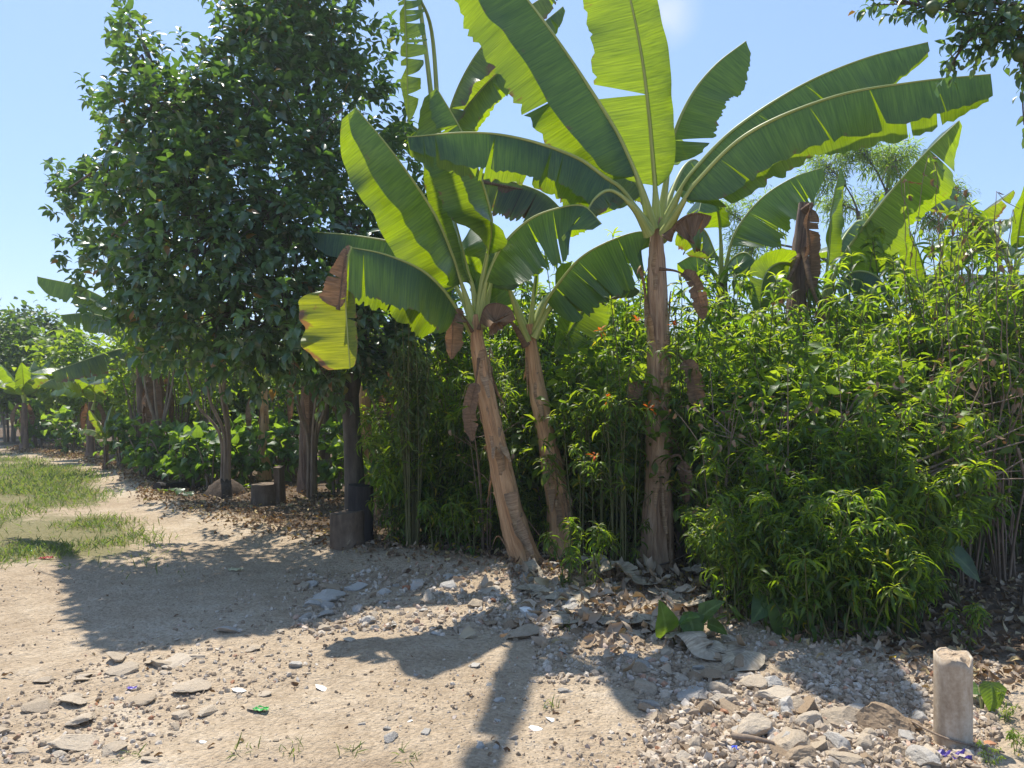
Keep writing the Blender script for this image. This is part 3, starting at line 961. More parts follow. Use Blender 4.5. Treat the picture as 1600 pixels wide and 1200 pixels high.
# --- tall banana plant behind the shade tree
b = P(700, 720, 9.3)
rG, oG = banana_root(b[0], b[1], 'tall banana plant behind the round tree with torn leaves reaching above it')
pseudostem(rG, oG, [oG, P(698, 600, 9.3), P(694, 420, 9.3), P(690, 255, 9.3)], [0.14, 0.13, 0.11, 0.06], nsheath=2, mat='pseudo_dark')
BL(rG, oG, [(691, 260, 9.3), (712, 195, 9.2), (752, 140, 9.0), (798, 95, 8.8), (840, 45, 8.7), (880, 10, 8.6)], bs=.15, w=(.36, .3), a=(22, -60), tears=(3, 3), ruffle=1.6)
BL(rG, oG, [(690, 258, 9.3), (704, 170, 9.2), (738, 95, 9.0), (785, 40, 8.9), (850, -5, 8.8), (875, -20, 8.8)], bs=.15, w=(.34, .34), a=(15, -60), tears=(4, 3), ruffle=1.6, mat='banana_old')
BL(rG, oG, [(685, 258, 9.3), (668, 100, 9.2), (646, -60, 8.9), (632, -120, 8.6), (631, -40, 8.3), (635, 80, 8.1), (638, 192, 8.0)], bs=.55, w=(.09, .25), a=(50, -66), dn=(0.05, -1, 0), sgn=1, tears=(14, 22), ruffle=2.0, gap=.42)
banana_leaf(rG, oG, [P(688, 258, 9.3), P(676, 60, 9.0), (-1.02, 8.3, 5.9), (-1.13, 7.75, 6.2), (-1.31, 7.1, 6.6), (-1.43, 6.42, 6.7), (-1.44, 5.75, 6.5)], bs=.42, w=(.11, .13), a=(80, -80), tears=(1, 1))
BL(rG, oG, [(692, 262, 9.2), (735, 268, 9.0), (800, 284, 8.8), (850, 303, 8.6), (885, 335, 8.5)], bs=.2, w=(.42, .4), a=(10, -35), tears=(6, 5), mat='banana_old', label='browning drooping leaf')
BL(rG, oG, [(694, 268, 9.15), (760, 285, 8.9), (830, 300, 8.7), (868, 320, 8.6)], bs=.5, w=(.3, .3), a=(4, -15), tears=(4, 4), mat='banana_dead', name='dead_leaf', ruffle=2)
BL(rG, oG, [(686, 262, 9.3), (660, 210, 9.3), (620, 190, 9.4), (580, 220, 9.5)], bs=.2, w=(.3, .3), a=(20, -50), tears=(4, 4))

# --- generic banana plant


def banana_generic(px, py_base, d, h, nl, L, label, rad=0.11, mat='pseudo_dark', lean=0.0, dead=2, extra=(), group=None, w=0.28, start=None):
    x, y = (px - CX) / F * d, d
    rad *= .8
    r, org = banana_root(x, y, label)
    if group:
        r['group'] = group
    top = org + np.array([lean, 0, h])
    pseudostem(r, org, [org, org + np.array([lean * .2, 0, h * .35]), org + np.array([lean * .55, 0, h * .7]), top], [rad, rad * .9, rad * .8, rad * .5], mat=mat, nsheath=3, sides=16)
    az = rng.uniform(0, 6) if start is None else start
    for k in range(nl):
        az += 2.4 + rng.normal(0, .2)
        e0 = math.radians(rng.uniform(55, 80))
        l = L * rng.uniform(.75, 1.1)
        out = np.array([math.cos(az), math.sin(az), 0])
        dr = rng.uniform(.25, .95)
        pts = [top - np.array([0, 0, .06])]
        p = top.copy()
        e = e0
        for q in range(5):
            pts.append(p + (out * math.cos(e) + np.array([0, 0, math.sin(e)])) * l / 5)
            p = pts[-1]
            e -= dr * 0.5
        banana_leaf(r, org, pts, bs=.2, w=(w * rng.uniform(.85, 1.1), w * rng.uniform(.85, 1.1)), a=(rng.uniform(35, 70), -rng.uniform(35, 70)),
                    tears=(int(rng.integers(0, 5)), int(rng.integers(0, 5))), mat='banana' if rng.random() < .75 else 'banana_old', r0=.02)
    for k in range(dead):
        az += 2.4
        out = np.array([math.cos(az), math.sin(az), 0])
        pts = [top - np.array([0, 0, .08]), top + out * .15 + np.array([0, 0, -.02]), top + out * .3 + np.array([0, 0, -.25 * h]), top + out * .28 + np.array([0, 0, -.5 * h])]
        banana_leaf(r, org, pts, bs=.2, w=(.12, .12), a=(50, -50), dn=-out + np.array([0, 0, -.1]), tears=(2, 2), mat='banana_dead', name='dead_leaf', ruffle=2.5, r0=.014)
    for pts, kw in extra:
        banana_leaf(r, org, LP(*pts), **kw)
    return r, org


banana_generic(1585, 0, 10.4, 3.1, 7, 2.2, 'banana plant at the right edge of the picture beyond the vine stems', dead=2)
banana_generic(1452, 0, 10.6, 2.75, 5, 2.0, 'banana plant in front of the grey wall, leaves hanging in shade', dead=1)
banana_generic(222, 0, 16, 2.6, 4, 1.8, 'tall banana plant at the far left with two long leaves pointing left', dead=1, lean=-.1, start=0.2,
               extra=[([(218, 545, 16), (190, 487, 15.8), (130, 450, 15.5), (58, 432, 15.2)], dict(bs=.15, w=(.42, .35), a=(15, -60), tears=(2, 2), tip=.3)),
                      ([(216, 548, 16), (185, 505, 15.6), (140, 490, 15.3), (95, 492, 15.0)], dict(bs=.15, w=(.38, .35), a=(12, -60), tears=(2, 2), tip=.3)),
                      ([(214, 550, 15.9), (190, 545, 15.4), (140, 560, 15.0), (80, 582, 14.8)], dict(bs=.15, w=(.36, .3), a=(8, -30), tears=(6, 2), mat='banana_old', tip=.6))])
banana_generic(38, 0, 20, 1.25, 7, 1.5, 'small banana plant at the far left edge beyond the grass', rad=.13)
banana_generic(142, 0, 17.5, 1.3, 6, 1.5, 'young banana plant with one glowing upright leaf behind the grass', rad=.12,
               extra=[([(145, 640, 17.4), (148, 615, 17.3), (135, 595, 17.1), (112, 577, 16.9)], dict(bs=.2, w=(.2, .22), a=(60, -60), tears=(0, 0)))])
banana_generic(413, 0, 13.4, 1.65, 5, 1.1, 'banana plant with pale curved leaf stalks behind the stump seat', rad=.13, mat='pseudo', dead=1, w=.2)
banana_generic(480, 0, 11.9, 2.1, 4, 1.4, 'banana plant with loose brown base beside a thin pale trunk', rad=.17, dead=3, w=.22)
banana_generic(507, 0, 14.6, 2.3, 4, 1.4, 'banana plant wearing a skirt of dead leaves, left of the tree trunk', rad=.13, dead=5, w=.22)
banana_generic(570, 0, 12.6, 2.5, 4, 1.4, 'banana plant with pinkish stem right behind the tree trunk', rad=.15, mat='pseudo', dead=2, w=.22)
banana_generic(620, 0, 11.5, 2.3, 3, 1.4, 'banana plant with ragged dead leaves in the dark right of the trunk', rad=.13, dead=4, w=.22)
banana_generic(245, 0, 14.5, 1.9, 4, 1.4, 'banana plant with fibrous grey stem in the left row', rad=.2, dead=4, w=.22)
banana_generic(165, 0, 15.5, 0.55, 5, .8, 'knee high banana sucker at the edge of the grass', rad=.05, dead=0, w=.13)
banana_generic(590, 0, 9.4, 0.5, 4, .75, 'small banana sucker beside the tree trunk', rad=.04, mat='pseudo', dead=0, w=.08)

# dead standing stem
b = P(1250, 690, 8.6)
org = np.array([b[0], b[1], gh(b[0], b[1]) - .02])
r = thing('dead_banana_stem', 'dead brown banana stem standing leafless above the thicket', 'dead plant', org)
pseudostem(r, org, [org, P(1243, 560, 8.6), P(1247, 430, 8.6), P(1254, 350, 8.6), P(1258, 318, 8.6)], [0.13, 0.12, 0.105, 0.10, 0.07], mat='pseudo_dark', nsheath=9)
banana_leaf(r, org, LP((1256, 330, 8.5), (1268, 320, 8.4), (1262, 350, 8.38), (1266, 400, 8.4), (1262, 470, 8.42)), bs=.15, w=(.1, .12), a=(50, -60), dn=(0, -1, -.1), sgn=1, tears=(3, 3), mat='banana_dead', name='dead_leaf', ruffle=3)
banana_leaf(r, org, LP((1250, 400, 8.5), (1235, 430, 8.35), (1218, 450, 8.3), (1200, 470, 8.25)), bs=.6, w=(.1, .15), a=(20, -30), tears=(2, 2), mat='banana_dead', name='dead_leaf', ruffle=3)
banana_leaf(r, org, LP((1256, 390, 8.45), (1266, 440, 8.25), (1280, 480, 8.2), (1296, 516, 8.15)), bs=.75, w=(.05, .08), a=(20, -30), tears=(2, 2), mat='banana_dead', name='dead_leaf', ruffle=3)

# ------------------------------------------------------------------ trees built from a trunk, limbs and twigs of leaves


def tree(name, label, cat, org, trunk_paths, lobes, tmpls, leafmat, barkmat, leaf=(.08, .13), per=9, twig_len=.3, up=.4, dens=1.0, group=None, limb_from=None, limb_r=.03, clear=None):
    """lobes: (centre xyz, radius, twig count)"""
    org = np.asarray(org, float)
    r = thing(name, label, cat, org, group)
    tb = MB()
    for pts, rad in trunk_paths:
        path, L = catmull(pts, 26)
        rr = np.interp(np.linspace(0, 1, 26), np.linspace(0, 1, len(rad)), rad)
        tb.tube(path, rr, 12, rough=.12)
    tips = [np.asarray(p[0][-1]) for p in trunk_paths] if limb_from is None else [np.asarray(q) for q in limb_from]
    cb = MB()
    lv = Leaves(tmpls)
    for c, R, nt in lobes:
        c = np.asarray(c, float)
        s = min(tips, key=lambda q: np.linalg.norm(q - c))
        mid = (s + c) / 2 + rng.normal(0, .12, 3) * np.linalg.norm(c - s) + np.array([0, 0, .1])
        lim = bez(s, mid, c, 12)
        sh_ = c - S * (c[2] / S[2])
        if clear is None or HY + F * CH / sh_[1] < np.interp(CX + F * sh_[0] / sh_[1], [160, 400, 520, 620, 700], [1000, 970, 942, 915, 890]):
            tb.tube(lim, np.linspace(limb_r, limb_r * .3, 12), 6, rough=.1)
        for q in range(int(nt * dens)):
            dv = unit(rng.normal(0, 1, 3))
            rad = R * rng.random() ** 0.45
            tip = c + dv * rad * np.array([1, 1, .9])
            if clear is not None:
                tip0 = tip
                for _ in range(14):          # push a twig back until its shade stays inside the shaded patch
                    sh_ = tip - S * (tip[2] / S[2])
                    sx_, sy_ = CX + F * sh_[0] / sh_[1], HY + F * CH / sh_[1]
                    if sy_ < np.interp(sx_, [-60, 95, 130, 175, 400, 520, 620, 700, 900], [840, 860, 935, 1010, 985, 960, 935, 910, 880]):
                        break
                    tip = np.array([0, 0, CH]) + (tip - np.array([0, 0, CH])) * 1.035
                q_ = tip - clear
                if (np.linalg.norm(q_ - (q_ @ S)[:, None] * S, axis=1) < .36).any():
                    continue
            base = lim[int(rng.integers(5, 12))]
            m = (base + tip) / 2 + np.array([0, 0, .08]) * R
            tw = bez(base, m, tip, 5)
            if rng.random() < .6 and (clear is None or np.linalg.norm(tip - tip0) < .01):
                cb.tube(tw, np.linspace(.008, .003, 5), 3, mat=1, cap=False)
            ax = unit(unit(tip - base) + np.array([0, 0, up]) + rng.normal(0, .25, 3))
            tl = twig_len * rng.uniform(.6, 1.2)
            a1 = unit(np.cross(ax, rng.normal(0, 1, 3)))
            a2 = np.cross(ax, a1)
            rv = rng.random()
            ph = rng.uniform(0, 6)
            for j in range(per):
                f = j / per
                an = ph + j * 2.4
                side = a1 * math.cos(an) + a2 * math.sin(an)
                p = tip + ax * tl * (f - .4)
                d = unit(side * (1.1 - .5 * f) + ax * (.35 + .6 * f) - np.array([0, 0, .15]))
                rr = np.clip(.55 * rv + .45 * rng.random(), 0, .97)
                if rng.random() < .012:
                    rr = 1.0
                lv.add(p, d, rng.uniform(*leaf), rr, int(rng.integers(len(tmpls))))
    lv.flush(cb, .5)
    tb.build('trunk', barkmat, r, True, org)
    cb.build('crown', [leafmat, barkmat], r, True, org)
    return r


b = G(556, 842)
oT = np.array([b[0], b[1], b[2] - .05])
lob = []
for px, py, d, R, n in [
    (108, 293, 8.5, .36, 24), (165, 308, 8.1, .48, 50), (235, 290, 7.6, .72, 100), (205, 150, 7.5, .42, 36), (240, 185, 7.4, .5, 46), (222, 85, 7.6, .34, 26), (200, 36, 7.7, .22, 12),
    (300, 165, 7.4, .42, 40), (412, 48, 7.6, .42, 40), (365, 105, 7.4, .36, 30), (450, 30, 7.6, .7, 84), (520, 50, 8.0, .5, 50), (330, 230, 7.2, .85, 120), (440, 150, 7.2, .85, 120), (535, 170, 7.6, .65, 80),
    (585, 250, 8.2, .5, 54), (622, 62, 8.4, .26, 9), (640, 330, 8.2, .5, 46), (150, 395, 8.2, .38, 34), (215, 420, 7.3, .62, 76), (320, 370, 7.0, .9, 130), (440, 310, 7.0, .95, 140), (550, 360, 7.3, .75, 96),
    (235, 510, 7.6, .5, 50), (340, 500, 7.3, .75, 100), (450, 470, 7.1, .85, 120), (555, 480, 7.5, .7, 90), (620, 440, 7.9, .55, 60), (600, 560, 8.0, .5, 50), (520, 560, 7.8, .5, 50), (400, 560, 7.7, .5, 46), (680, 520, 8.6, .5, 46),
    (440, -40, 7.9, .5, 44), (510, -40, 7.9, .5, 50),
    (300, 260, 9.0, 1.0, 60), (430, 120, 9.2, 1.1, 60), (520, 300, 9.4, 1.2, 90), (350, 430, 9.2, 1.1, 80), (460, 20, 9.0, .9, 60), (430, 10, 9.0, .8, 50), (495, 50, 9.0, .6, 44), (480, 150, 8.6, .8, 60), (550, 120, 8.8, .5, 36), (420, 90, 8.4, .7, 56), (520, 480, 9.6, 1.0, 60), (420, 330, 8.2, 1.1, 90), (320, 190, 8.2, .9, 60)]:
    lob.append((P(px, py, d), R, int(n * (.72 if py < 210 else .88))))
fork = P(547, 620, 8.15)
tree('shade_tree', 'big round dark leaved tree with a single trunk shading the track', 'tree', oT,
     [([oT, P(555, 780, 8.2), P(551, 690, 8.2), fork], [.15, .115, .10, .095]),
      ([fork, P(500, 560, 8.0), P(440, 500, 7.8), P(360, 400, 7.6), P(300, 300, 7.5), P(245, 165, 7.6)], [.085, .07, .055, .045, .03, .018]),
      ([fork, P(560, 520, 8.2), P(540, 380, 8.2), P(500, 220, 8.6), P(460, 60, 9.0)], [.09, .075, .065, .05, .03]),
      ([P(548, 560, 8.15), P(590, 470, 8.2), P(610, 360, 8.2)], [.06, .045, .03])],
     lob, T_OVATE, M['tree'], M['bark'], leaf=(.085, .155), per=10, dens=1.0,
     limb_from=[P(245, 165, 7.6), P(300, 300, 7.5), P(360, 400, 7.6), P(440, 500, 7.8), P(500, 220, 8.6), P(460, 60, 9.0), P(540, 380, 8.2), P(610, 360, 8.2)],
     clear=np.array(LP((690, 420, 6.5), (640, 360, 6.35), (605, 300, 6.2), (575, 240, 6.1), (545, 180, 6.0), (700, 260, 6.4), (740, 340, 6.5))))

# fruit tree standing outside the frame on the right, its branch hangs into the corner
oF = np.array([4.9, 4.3, gh(4.9, 4.3) - .05])
lob = []
for px, py, d, R, n in [(1370, -5, 4.6, .09, 5), (1440, 10, 4.6, .17, 16), (1500, 20, 4.6, .2, 22), (1560, 30, 4.5, .22, 26), (1500, 70, 4.55, .08, 5), (1545, 60, 4.5, .12, 9), (1590, 60, 4.5, .2, 20), (1485, 105, 4.6, .06, 4),
                        (1660, 60, 4.5, .35, 40), (1760, 0, 4.5, .6, 60), (1500, -60, 4.6, .3, 26), (1620, -80, 4.5, .5, 50), (1900, -100, 4.4, .9, 80), (2100, -200, 4.4, 1.0, 80), (1600, 195, 4.6, .03, 2)]:
    lob.append((P(px, py, d), R, n))
rF = tree('fruit_tree', 'leafy fruit tree branch with round green fruits reaching in at the top right', 'tree', oF,
          [([oF, oF + np.array([-.1, .1, 1.2]), oF + np.array([-.3, .2, 2.6]), P(1800, -20, 4.45), P(1640, 20, 4.5)], [.14, .12, .10, .05, .025])],
          lob, T_OVATE, M['tree'], M['bark'], leaf=(.05, .085), per=7, twig_len=.16, up=.1, limb_r=.014)
fm = plain_mat('green_fruit', (0.05, 0.085, 0.02), .5, .4, .3, 40)
ico = []


def ball(mb, c, r, seg=12, ring=8, sq=1.0):
    th = np.linspace(0, PI, ring)
    ph = np.arange(seg) / seg * 2 * PI
    V = np.stack([np.sin(th)[:, None] * np.cos(ph)[None], np.sin(th)[:, None] * np.sin(ph)[None], np.cos(th)[:, None] * sq * np.ones((1, seg))], -1) * r + np.asarray(c)
    mb.grid(V, np.zeros_like(V), wrap=True)


for px, py, r in [(1457, 12, .042), (1503, 5, .040), (1548, 60, .042), (1595, 85, .045), (1575, 20, .035), (1572, 48, .038), (1503, 106, .015), (1530, 8, .03)]:
    m = MB()
    ball(m, P(px, py, 4.45), r, sq=.95)
    m.build('fruit', fm, rF, True, oF)

# ------------------------------------------------------------------ weed shrubs of the thicket


def weed_mesh(h, ns, spread, leaf, dens=1.0, bare=.18, branches=3, droopy=.6, flowers=0):
    sb, lb, fl = MB(), MB(), []
    lv = Leaves(T_LANCE)

    def leafy(path, s0, space, scale):
        T = np.gradient(path, axis=0)
        L = np.linalg.norm(np.diff(path, axis=0), axis=1).sum()
        n = max(3, int(L * (1 - s0) / space))
        ph = rng.uniform(0, 6)
        for i in range(n):
            f = s0 + (1 - s0) * (i + .5) / n
            p = np.array([np.interp(f, np.linspace(0, 1, len(path)), path[:, k]) for k in range(3)])
            t = unit(np.array([np.interp(f, np.linspace(0, 1, len(path)), T[:, k]) for k in range(3)]))
            a1 = unit(np.cross(t, [0.31, .9, .1]))
            a2 = np.cross(t, a1)
            tipness = np.clip((f - .72) / .28, 0, 1)
            for q in (0, PI):
                if rng.random() > dens * (.62 + .34 * f):
                    continue
                an = ph + i * PI / 2 + q + rng.normal(0, .3)
                side = a1 * math.cos(an) + a2 * math.sin(an)
                d = unit(side + t * (.35 + .9 * tipness) + np.array([0, 0, -.25 * (1 - tipness)]))
                k = int(np.clip(rng.normal(droopy * 3 - .7 * tipness, .8), 0, 3))
                rr = np.clip(.22 + .33 * tipness + rng.normal(0, .24), 0, .93)
                if rng.random() < .022:
                    rr = 1.0
                lv.add(p, d, leaf * scale * rng.uniform(.65, 1.15) * (1 - .35 * tipness ** 3), rr, k)
        for q in range(4):   # young leaves standing at the tip
            an = q * PI / 2 + ph
            d = unit(np.array([math.cos(an) * .7, math.sin(an) * .7, .6]))
            lv.add(path[-1], d, leaf * scale * rng.uniform(.35, .6), rng.uniform(.75, .95), int(rng.integers(0, 2)))
        for q in range(int(rng.integers(5, 9))):   # and a skirt of long leaves hanging below them
            an = rng.uniform(0, 6.28)
            d = unit(np.array([math.cos(an), math.sin(an), rng.uniform(.0, .5)]))
            lv.add(path[-1] - t * rng.uniform(.0, .07), d, leaf * scale * rng.uniform(.75, 1.2), np.clip(rng.normal(.50, .22), 0, .94), int(rng.integers(1, 4)))
        if flowers and rng.random() < .45:
            fb = MB()
            fl.append(fb)
            for q in range(7):
                dd = unit(rng.normal(0, 1, 3) + np.array([0, 0, .8]))
                V = path[-1] + np.array([0, 0, .015]) + dd * rng.uniform(.0, .03)
                R = frames([dd]) * rng.uniform(.03, .05)
                fb.instances(T_OVATE[0], R * 1.3, [V], [.5])

    for s in range(ns):
        az = s / ns * 2 * PI + rng.normal(0, .4)
        out = np.array([math.cos(az), math.sin(az), 0])
        hh = h * rng.uniform(.62, 1.0)
        b0 = out * rng.uniform(.01, .08)
        tip = out * spread * rng.uniform(.35, 1.0) + np.array([0, 0, hh]) + rng.normal(0, .05, 3)
        m = (b0 + tip) / 2 + np.array([0, 0, .12 * hh]) - out * spread * .15 + rng.normal(0, .05, 3)
        path = bez(b0, m, tip, 12)
        sb.tube(path, np.linspace(.009, .003, 12), 5)
        leafy(path, bare, .055 / dens ** .5, 1.0)
        for q in range(branches):
            f = rng.uniform(.3, .85)
            i = int(f * 11)
            a = az + rng.uniform(-1.6, 1.6)
            ln = rng.uniform(.2, .5) * (1.15 - f) * min(h, 2.0) * .7 + .08
            e = path[i] + np.array([math.cos(a), math.sin(a), 0]) * ln * .8 + np.array([0, 0, ln * .75])
            bp = bez(path[i], (path[i] + e) / 2 + np.array([math.cos(a), math.sin(a), -.2]) * ln * .15, e, 7)
            sb.tube(bp, np.linspace(.005, .002, 7), 4)
            leafy(bp, .2, .05, .95)
    lv.flush(lb, .45)
    out = [('stems', sb.mesh('stems', M['stem'])), ('foliage', lb.mesh('foliage', M['weed']))]
    for fb in fl:
        out.append(('flower', fb.mesh('flower', M['flower'])))
    return out


W_TALL = [weed_mesh(2.3, 6, .55, .19, dens=.8, bare=.05, droopy=.62) for _ in range(5)]
W_MID = [weed_mesh(1.5, 5, .48, .21, dens=.8, bare=.08, droopy=.7) for _ in range(4)]
W_LOW = [weed_mesh(.72, 4, .26, .17, dens=.8, bare=.05, branches=1, droopy=.78) for _ in range(3)]
W_SPIRE = [weed_mesh(2.45, 4, .3, .16, dens=.7, bare=.5, branches=3, droopy=.6) for _ in range(3)]


def dry_mesh(h):
    sb, lb = MB(), MB()
    ld = Leaves(T_DRY)
    for k in range(6):
        a = rng.uniform(0, 6.28)
        t_ = np.array([math.cos(a), math.sin(a), 0]) * rng.uniform(.1, .5) + np.array([0, 0, h * rng.uniform(.6, 1)])
        p_ = bez([math.cos(a) * .04, math.sin(a) * .04, 0], t_ * np.array([.3, .3, .55]) + rng.normal(0, .06, 3), t_, 12)
        sb.tube(p_, np.linspace(.010, .003, 12), 5)
        for q in range(3):
            i = int(rng.integers(4, 11))
            e = p_[i] + np.array([rng.normal(0, .2), rng.normal(0, .2), rng.uniform(.05, .35)])
            sb.tube(bez(p_[i], (p_[i] + e) / 2 + rng.normal(0, .03, 3), e, 5), np.linspace(.005, .002, 5), 4)
            for z_ in range(2):
                ld.add(e + rng.normal(0, .03, 3), unit(np.array([rng.normal(), rng.normal(), -1.2])), rng.uniform(.04, .085), rng.uniform(.1, .85), int(rng.integers(3)))
    ld.flush(lb)
    return [('stems', sb.mesh('stems', M['twig'])), ('dry_leaves', lb.mesh('dry_leaves', M['litter']))]


W_DRY = [dry_mesh(2.2), dry_mesh(1.7)]
W_FLOWER = [weed_mesh(2.65, 5, .34, .13, flowers=1, branches=3, bare=.35) for _ in range(2)]


BUSH_LATER = []


def put_weed(px, d, variants, label, group, scale=1.0):
    x, y = (px - CX) / F * d, d
    place('weed_shrub', variants[int(rng.integers(len(variants)))], label, 'shrub', (x, y, gh(x, y) - .02), group, rng.uniform(0, 6.28), scale)


REG = [
    # label, group, [px range], depth range, count, tall share, scale range
    ('leafy weed shrub with hanging narrow leaves in the shade left of the leaning banana', 'weed shrubs left of the leaning banana', (610, 740), (7.6, 8.8), 11, .6, (.8, .98)),
    ('leafy weed shrub with narrow leaves filling the gap between the banana stems', 'weed shrubs between the banana stems', (770, 1010), (7.5, 8.6), 12, .9, (.8, 1.02)),
    ('tall bright green weed shrub in the front of the thicket, right of the tall banana', 'front weed shrubs of the thicket', (1140, 1440), (5.95, 6.7), 13, .9, (.68, .98)),
    ('tall weed shrub in the middle rows of the thicket, right of the tall banana', 'middle weed shrubs of the thicket', (1075, 1500), (6.6, 7.7), 16, 1.0, (.9, 1.3)),
    ('tall weed shrub at the rear of the thicket, top against the sky', 'rear weed shrubs of the thicket', (740, 1480), (8.4, 9.8), 24, 1.0, (1.3, 1.62)),
    ('tall weed shrub in the shady right end of the thicket below the vine stems', 'weed shrubs at the right end', (1455, 1670), (6.2, 8.4), 13, 1.0, (.8, 1.2)),
]
for lab, grp, (a, bb), (d0, d1), cnt, tall, (s0, s1) in REG:
    for i in range(cnt):
        px = a + (bb - a) * ((i + rng.uniform(.1, .9)) / cnt)
        d = d0 + (d1 - d0) * ((i * .618 + rng.uniform(0, .25)) % 1)
        var = W_TALL if rng.random() < tall else W_MID
        put_weed(px, d, var, lab, grp, rng.uniform(s0, s1))
for px, d, sc_w in [(1432, 7.6, 1.2), (1478, 7.2, 1.3), (1505, 7.8, 1.42), (1540, 7.0, 1.36), (1572, 7.6, 1.5), (1600, 6.8, 1.4), (1640, 7.2, 1.5), (1525, 6.5, 1.2), (1615, 8.2, 1.5)]:
    put_weed(px, d, W_TALL if sc_w < 1.4 else W_SPIRE, 'very tall weed shrub standing up against the sky near the right edge', 'tallest weeds near the right edge', sc_w)
for px, d, lab in [(970, 6.6, 'orange flowered weed shrub just left of the tall banana stem'), (1085, 6.6, 'orange flowered weed shrub just right of the tall banana stem')]:
    put_weed(px, d, W_FLOWER, lab, 'orange flowered weeds', 1.0)
for i in range(34):
    px = 1122 + 315 * (i + rng.uniform(.1, .9)) / 34
    d0 = np.interp(px, [1095, 1150, 1210, 1430], [5.75, 5.25, 4.9, 4.8])
    d = d0 + .75 * ((i * .618) % 1)
    put_weed(px, d, W_MID, 'short bright weed with long drooping leaves along the sunny foot of the thicket', 'short weeds at the foot of the thicket', rng.uniform(.36, .66) + .24 * (d - d0))
for px, d, sc_w in [(1150, 5.2, .9), (1265, 4.8, .95), (1345, 4.75, .9), (1210, 4.95, .8), (1395, 4.85, 1.0), (1310, 4.7, .7), (1240, 4.85, .6)]:
    put_weed(px, d, W_LOW, 'short bright weed with long drooping leaves along the sunny foot of the thicket', 'short weeds at the foot of the thicket', sc_w)
for px, d in [(887, 6.15), (925, 6.05), (985, 6.6), (640, 7.5), (680, 7.2), (715, 7.1), (740, 7.0)]:
    put_weed(px, d, W_LOW, 'knee high weed with drooping leaves at the feet of the banana plants', 'knee high weeds by the banana stems', rng.uniform(.55, .95))

for px, d, s_ in [(938, 6.85, .92), (962, 6.7, .98), (985, 6.6, .95), (1105, 6.6, 1.0), (1120, 6.8, 1.02), (905, 6.9, .85), (790, 7.35, .85), (815, 7.5, .8), (905, 7.4, .95)]:
    put_weed(px, d, W_SPIRE, 'tall thin stemmed weed leafy only at the top, crowding the banana trunks', 'thin stemmed weeds around the banana trunks', s_)

for px, d, s_ in [(1125, 6.0, .9), (1180, 5.65, .8), (1235, 5.75, .9), (1330, 5.8, .9), (1440, 5.8, 1.0), (1510, 6.0, 1.1), (1565, 6.1, 1.2), (760, 7.2, .9), (860, 7.5, 1.0)]:
    put_weed(px, d, W_DRY, 'dead brown weed stalks with curled dry leaves standing among the green weeds', 'dead weed stalks in the thicket', s_)

for i in range(18):
    put_weed(610 + 395 * (i + rng.uniform(.1, .9)) / 18, rng.uniform(7.15, 7.7) + .3 * (i < 7), W_MID, 'leafy low weed filling the foot of the growth behind the banana trunks', 'low weeds behind the banana trunks', rng.uniform(.42, .8))
for px, d, sc_w in [(1175, 5.75, .66), (1245, 5.5, .62), (1290, 5.75, .76), (1350, 5.5, .7), (1395, 5.75, .8), (1440, 5.6, .74), (1460, 5.9, .85)]:
    put_weed(px, d, W_TALL, 'chest high weed of hanging narrow leaves on the slope of the thicket front', 'chest high weeds of the thicket front', sc_w)
for px, d, sc_w in [(1370, 5.45, .92), (1300, 5.6, .82), (1425, 5.5, .98), (1200, 5.7, .8), (1335, 5.7, 1.05), (1185, 5.9, .85)]:
    put_weed(px, d, W_MID, 'waist high weed with arching drooping leaves rising above the sunny foot of the thicket', 'waist high weeds of the thicket front', sc_w)
for px, d, k_, sc_w in [(1255, 6.5, 0, .95), (1400, 6.3, 0, .9), (1165, 6.7, 4, .72), (1330, 6.8, 4, .78), (1060, 7.2, 0, 1.0), (930, 7.6, 0, 1.0), (830, 7.9, 4, .72)]:
    BUSH_LATER.append((px, d, k_, sc_w))

for px, d, sc_w in [(1588, 3.42, .22), (1545, 3.3, .16), (1570, 3.75, .2), (1512, 4.6, .5)]:
    put_weed(px, d, W_LOW, 'tiny green weed on the bare soil right of the round post', 'tiny weeds right of the post', sc_w)

# pale feathery weed hanging under the tree
sb, lb = MB(), MB()
lv = Leaves([T_LANCE[2], T_LANCE[3]])
for s in range(26):
    a = rng.uniform(0, 6.28)
    top = np.array([math.cos(a) * .22 * rng.random(), math.sin(a) * .22 * rng.random(), rng.uniform(1.7, 2.25)])
    path = bez([math.cos(a) * .05, math.sin(a) * .05, 0], [math.cos(a) * .1, math.sin(a) * .1, 1.2], top, 8)
    sb.tube(path, np.linspace(.008, .003, 8), 4)
    for q in range(26):
        f = rng.uniform(.55, 1)
        p = path[int(f * 7)] + rng.normal(0, .03, 3)
        lv.add(p, unit(np.array([rng.normal(), rng.normal(), .1])), rng.uniform(.10, .17), rng.random(), int(rng.integers(2)))
lv.flush(lb)
p = P(645, 700, 7.35)
place('weed_shrub', [('stems', sb.mesh('stems', M['stem'])), ('foliage', lb.mesh('foliage', M['weed_pale']))], 'pale grey green feathery weed drooping in front of the dark crown', 'shrub', (p[0], p[1], gh(p[0], p[1])))

# ------------------------------------------------------------------ background bushes


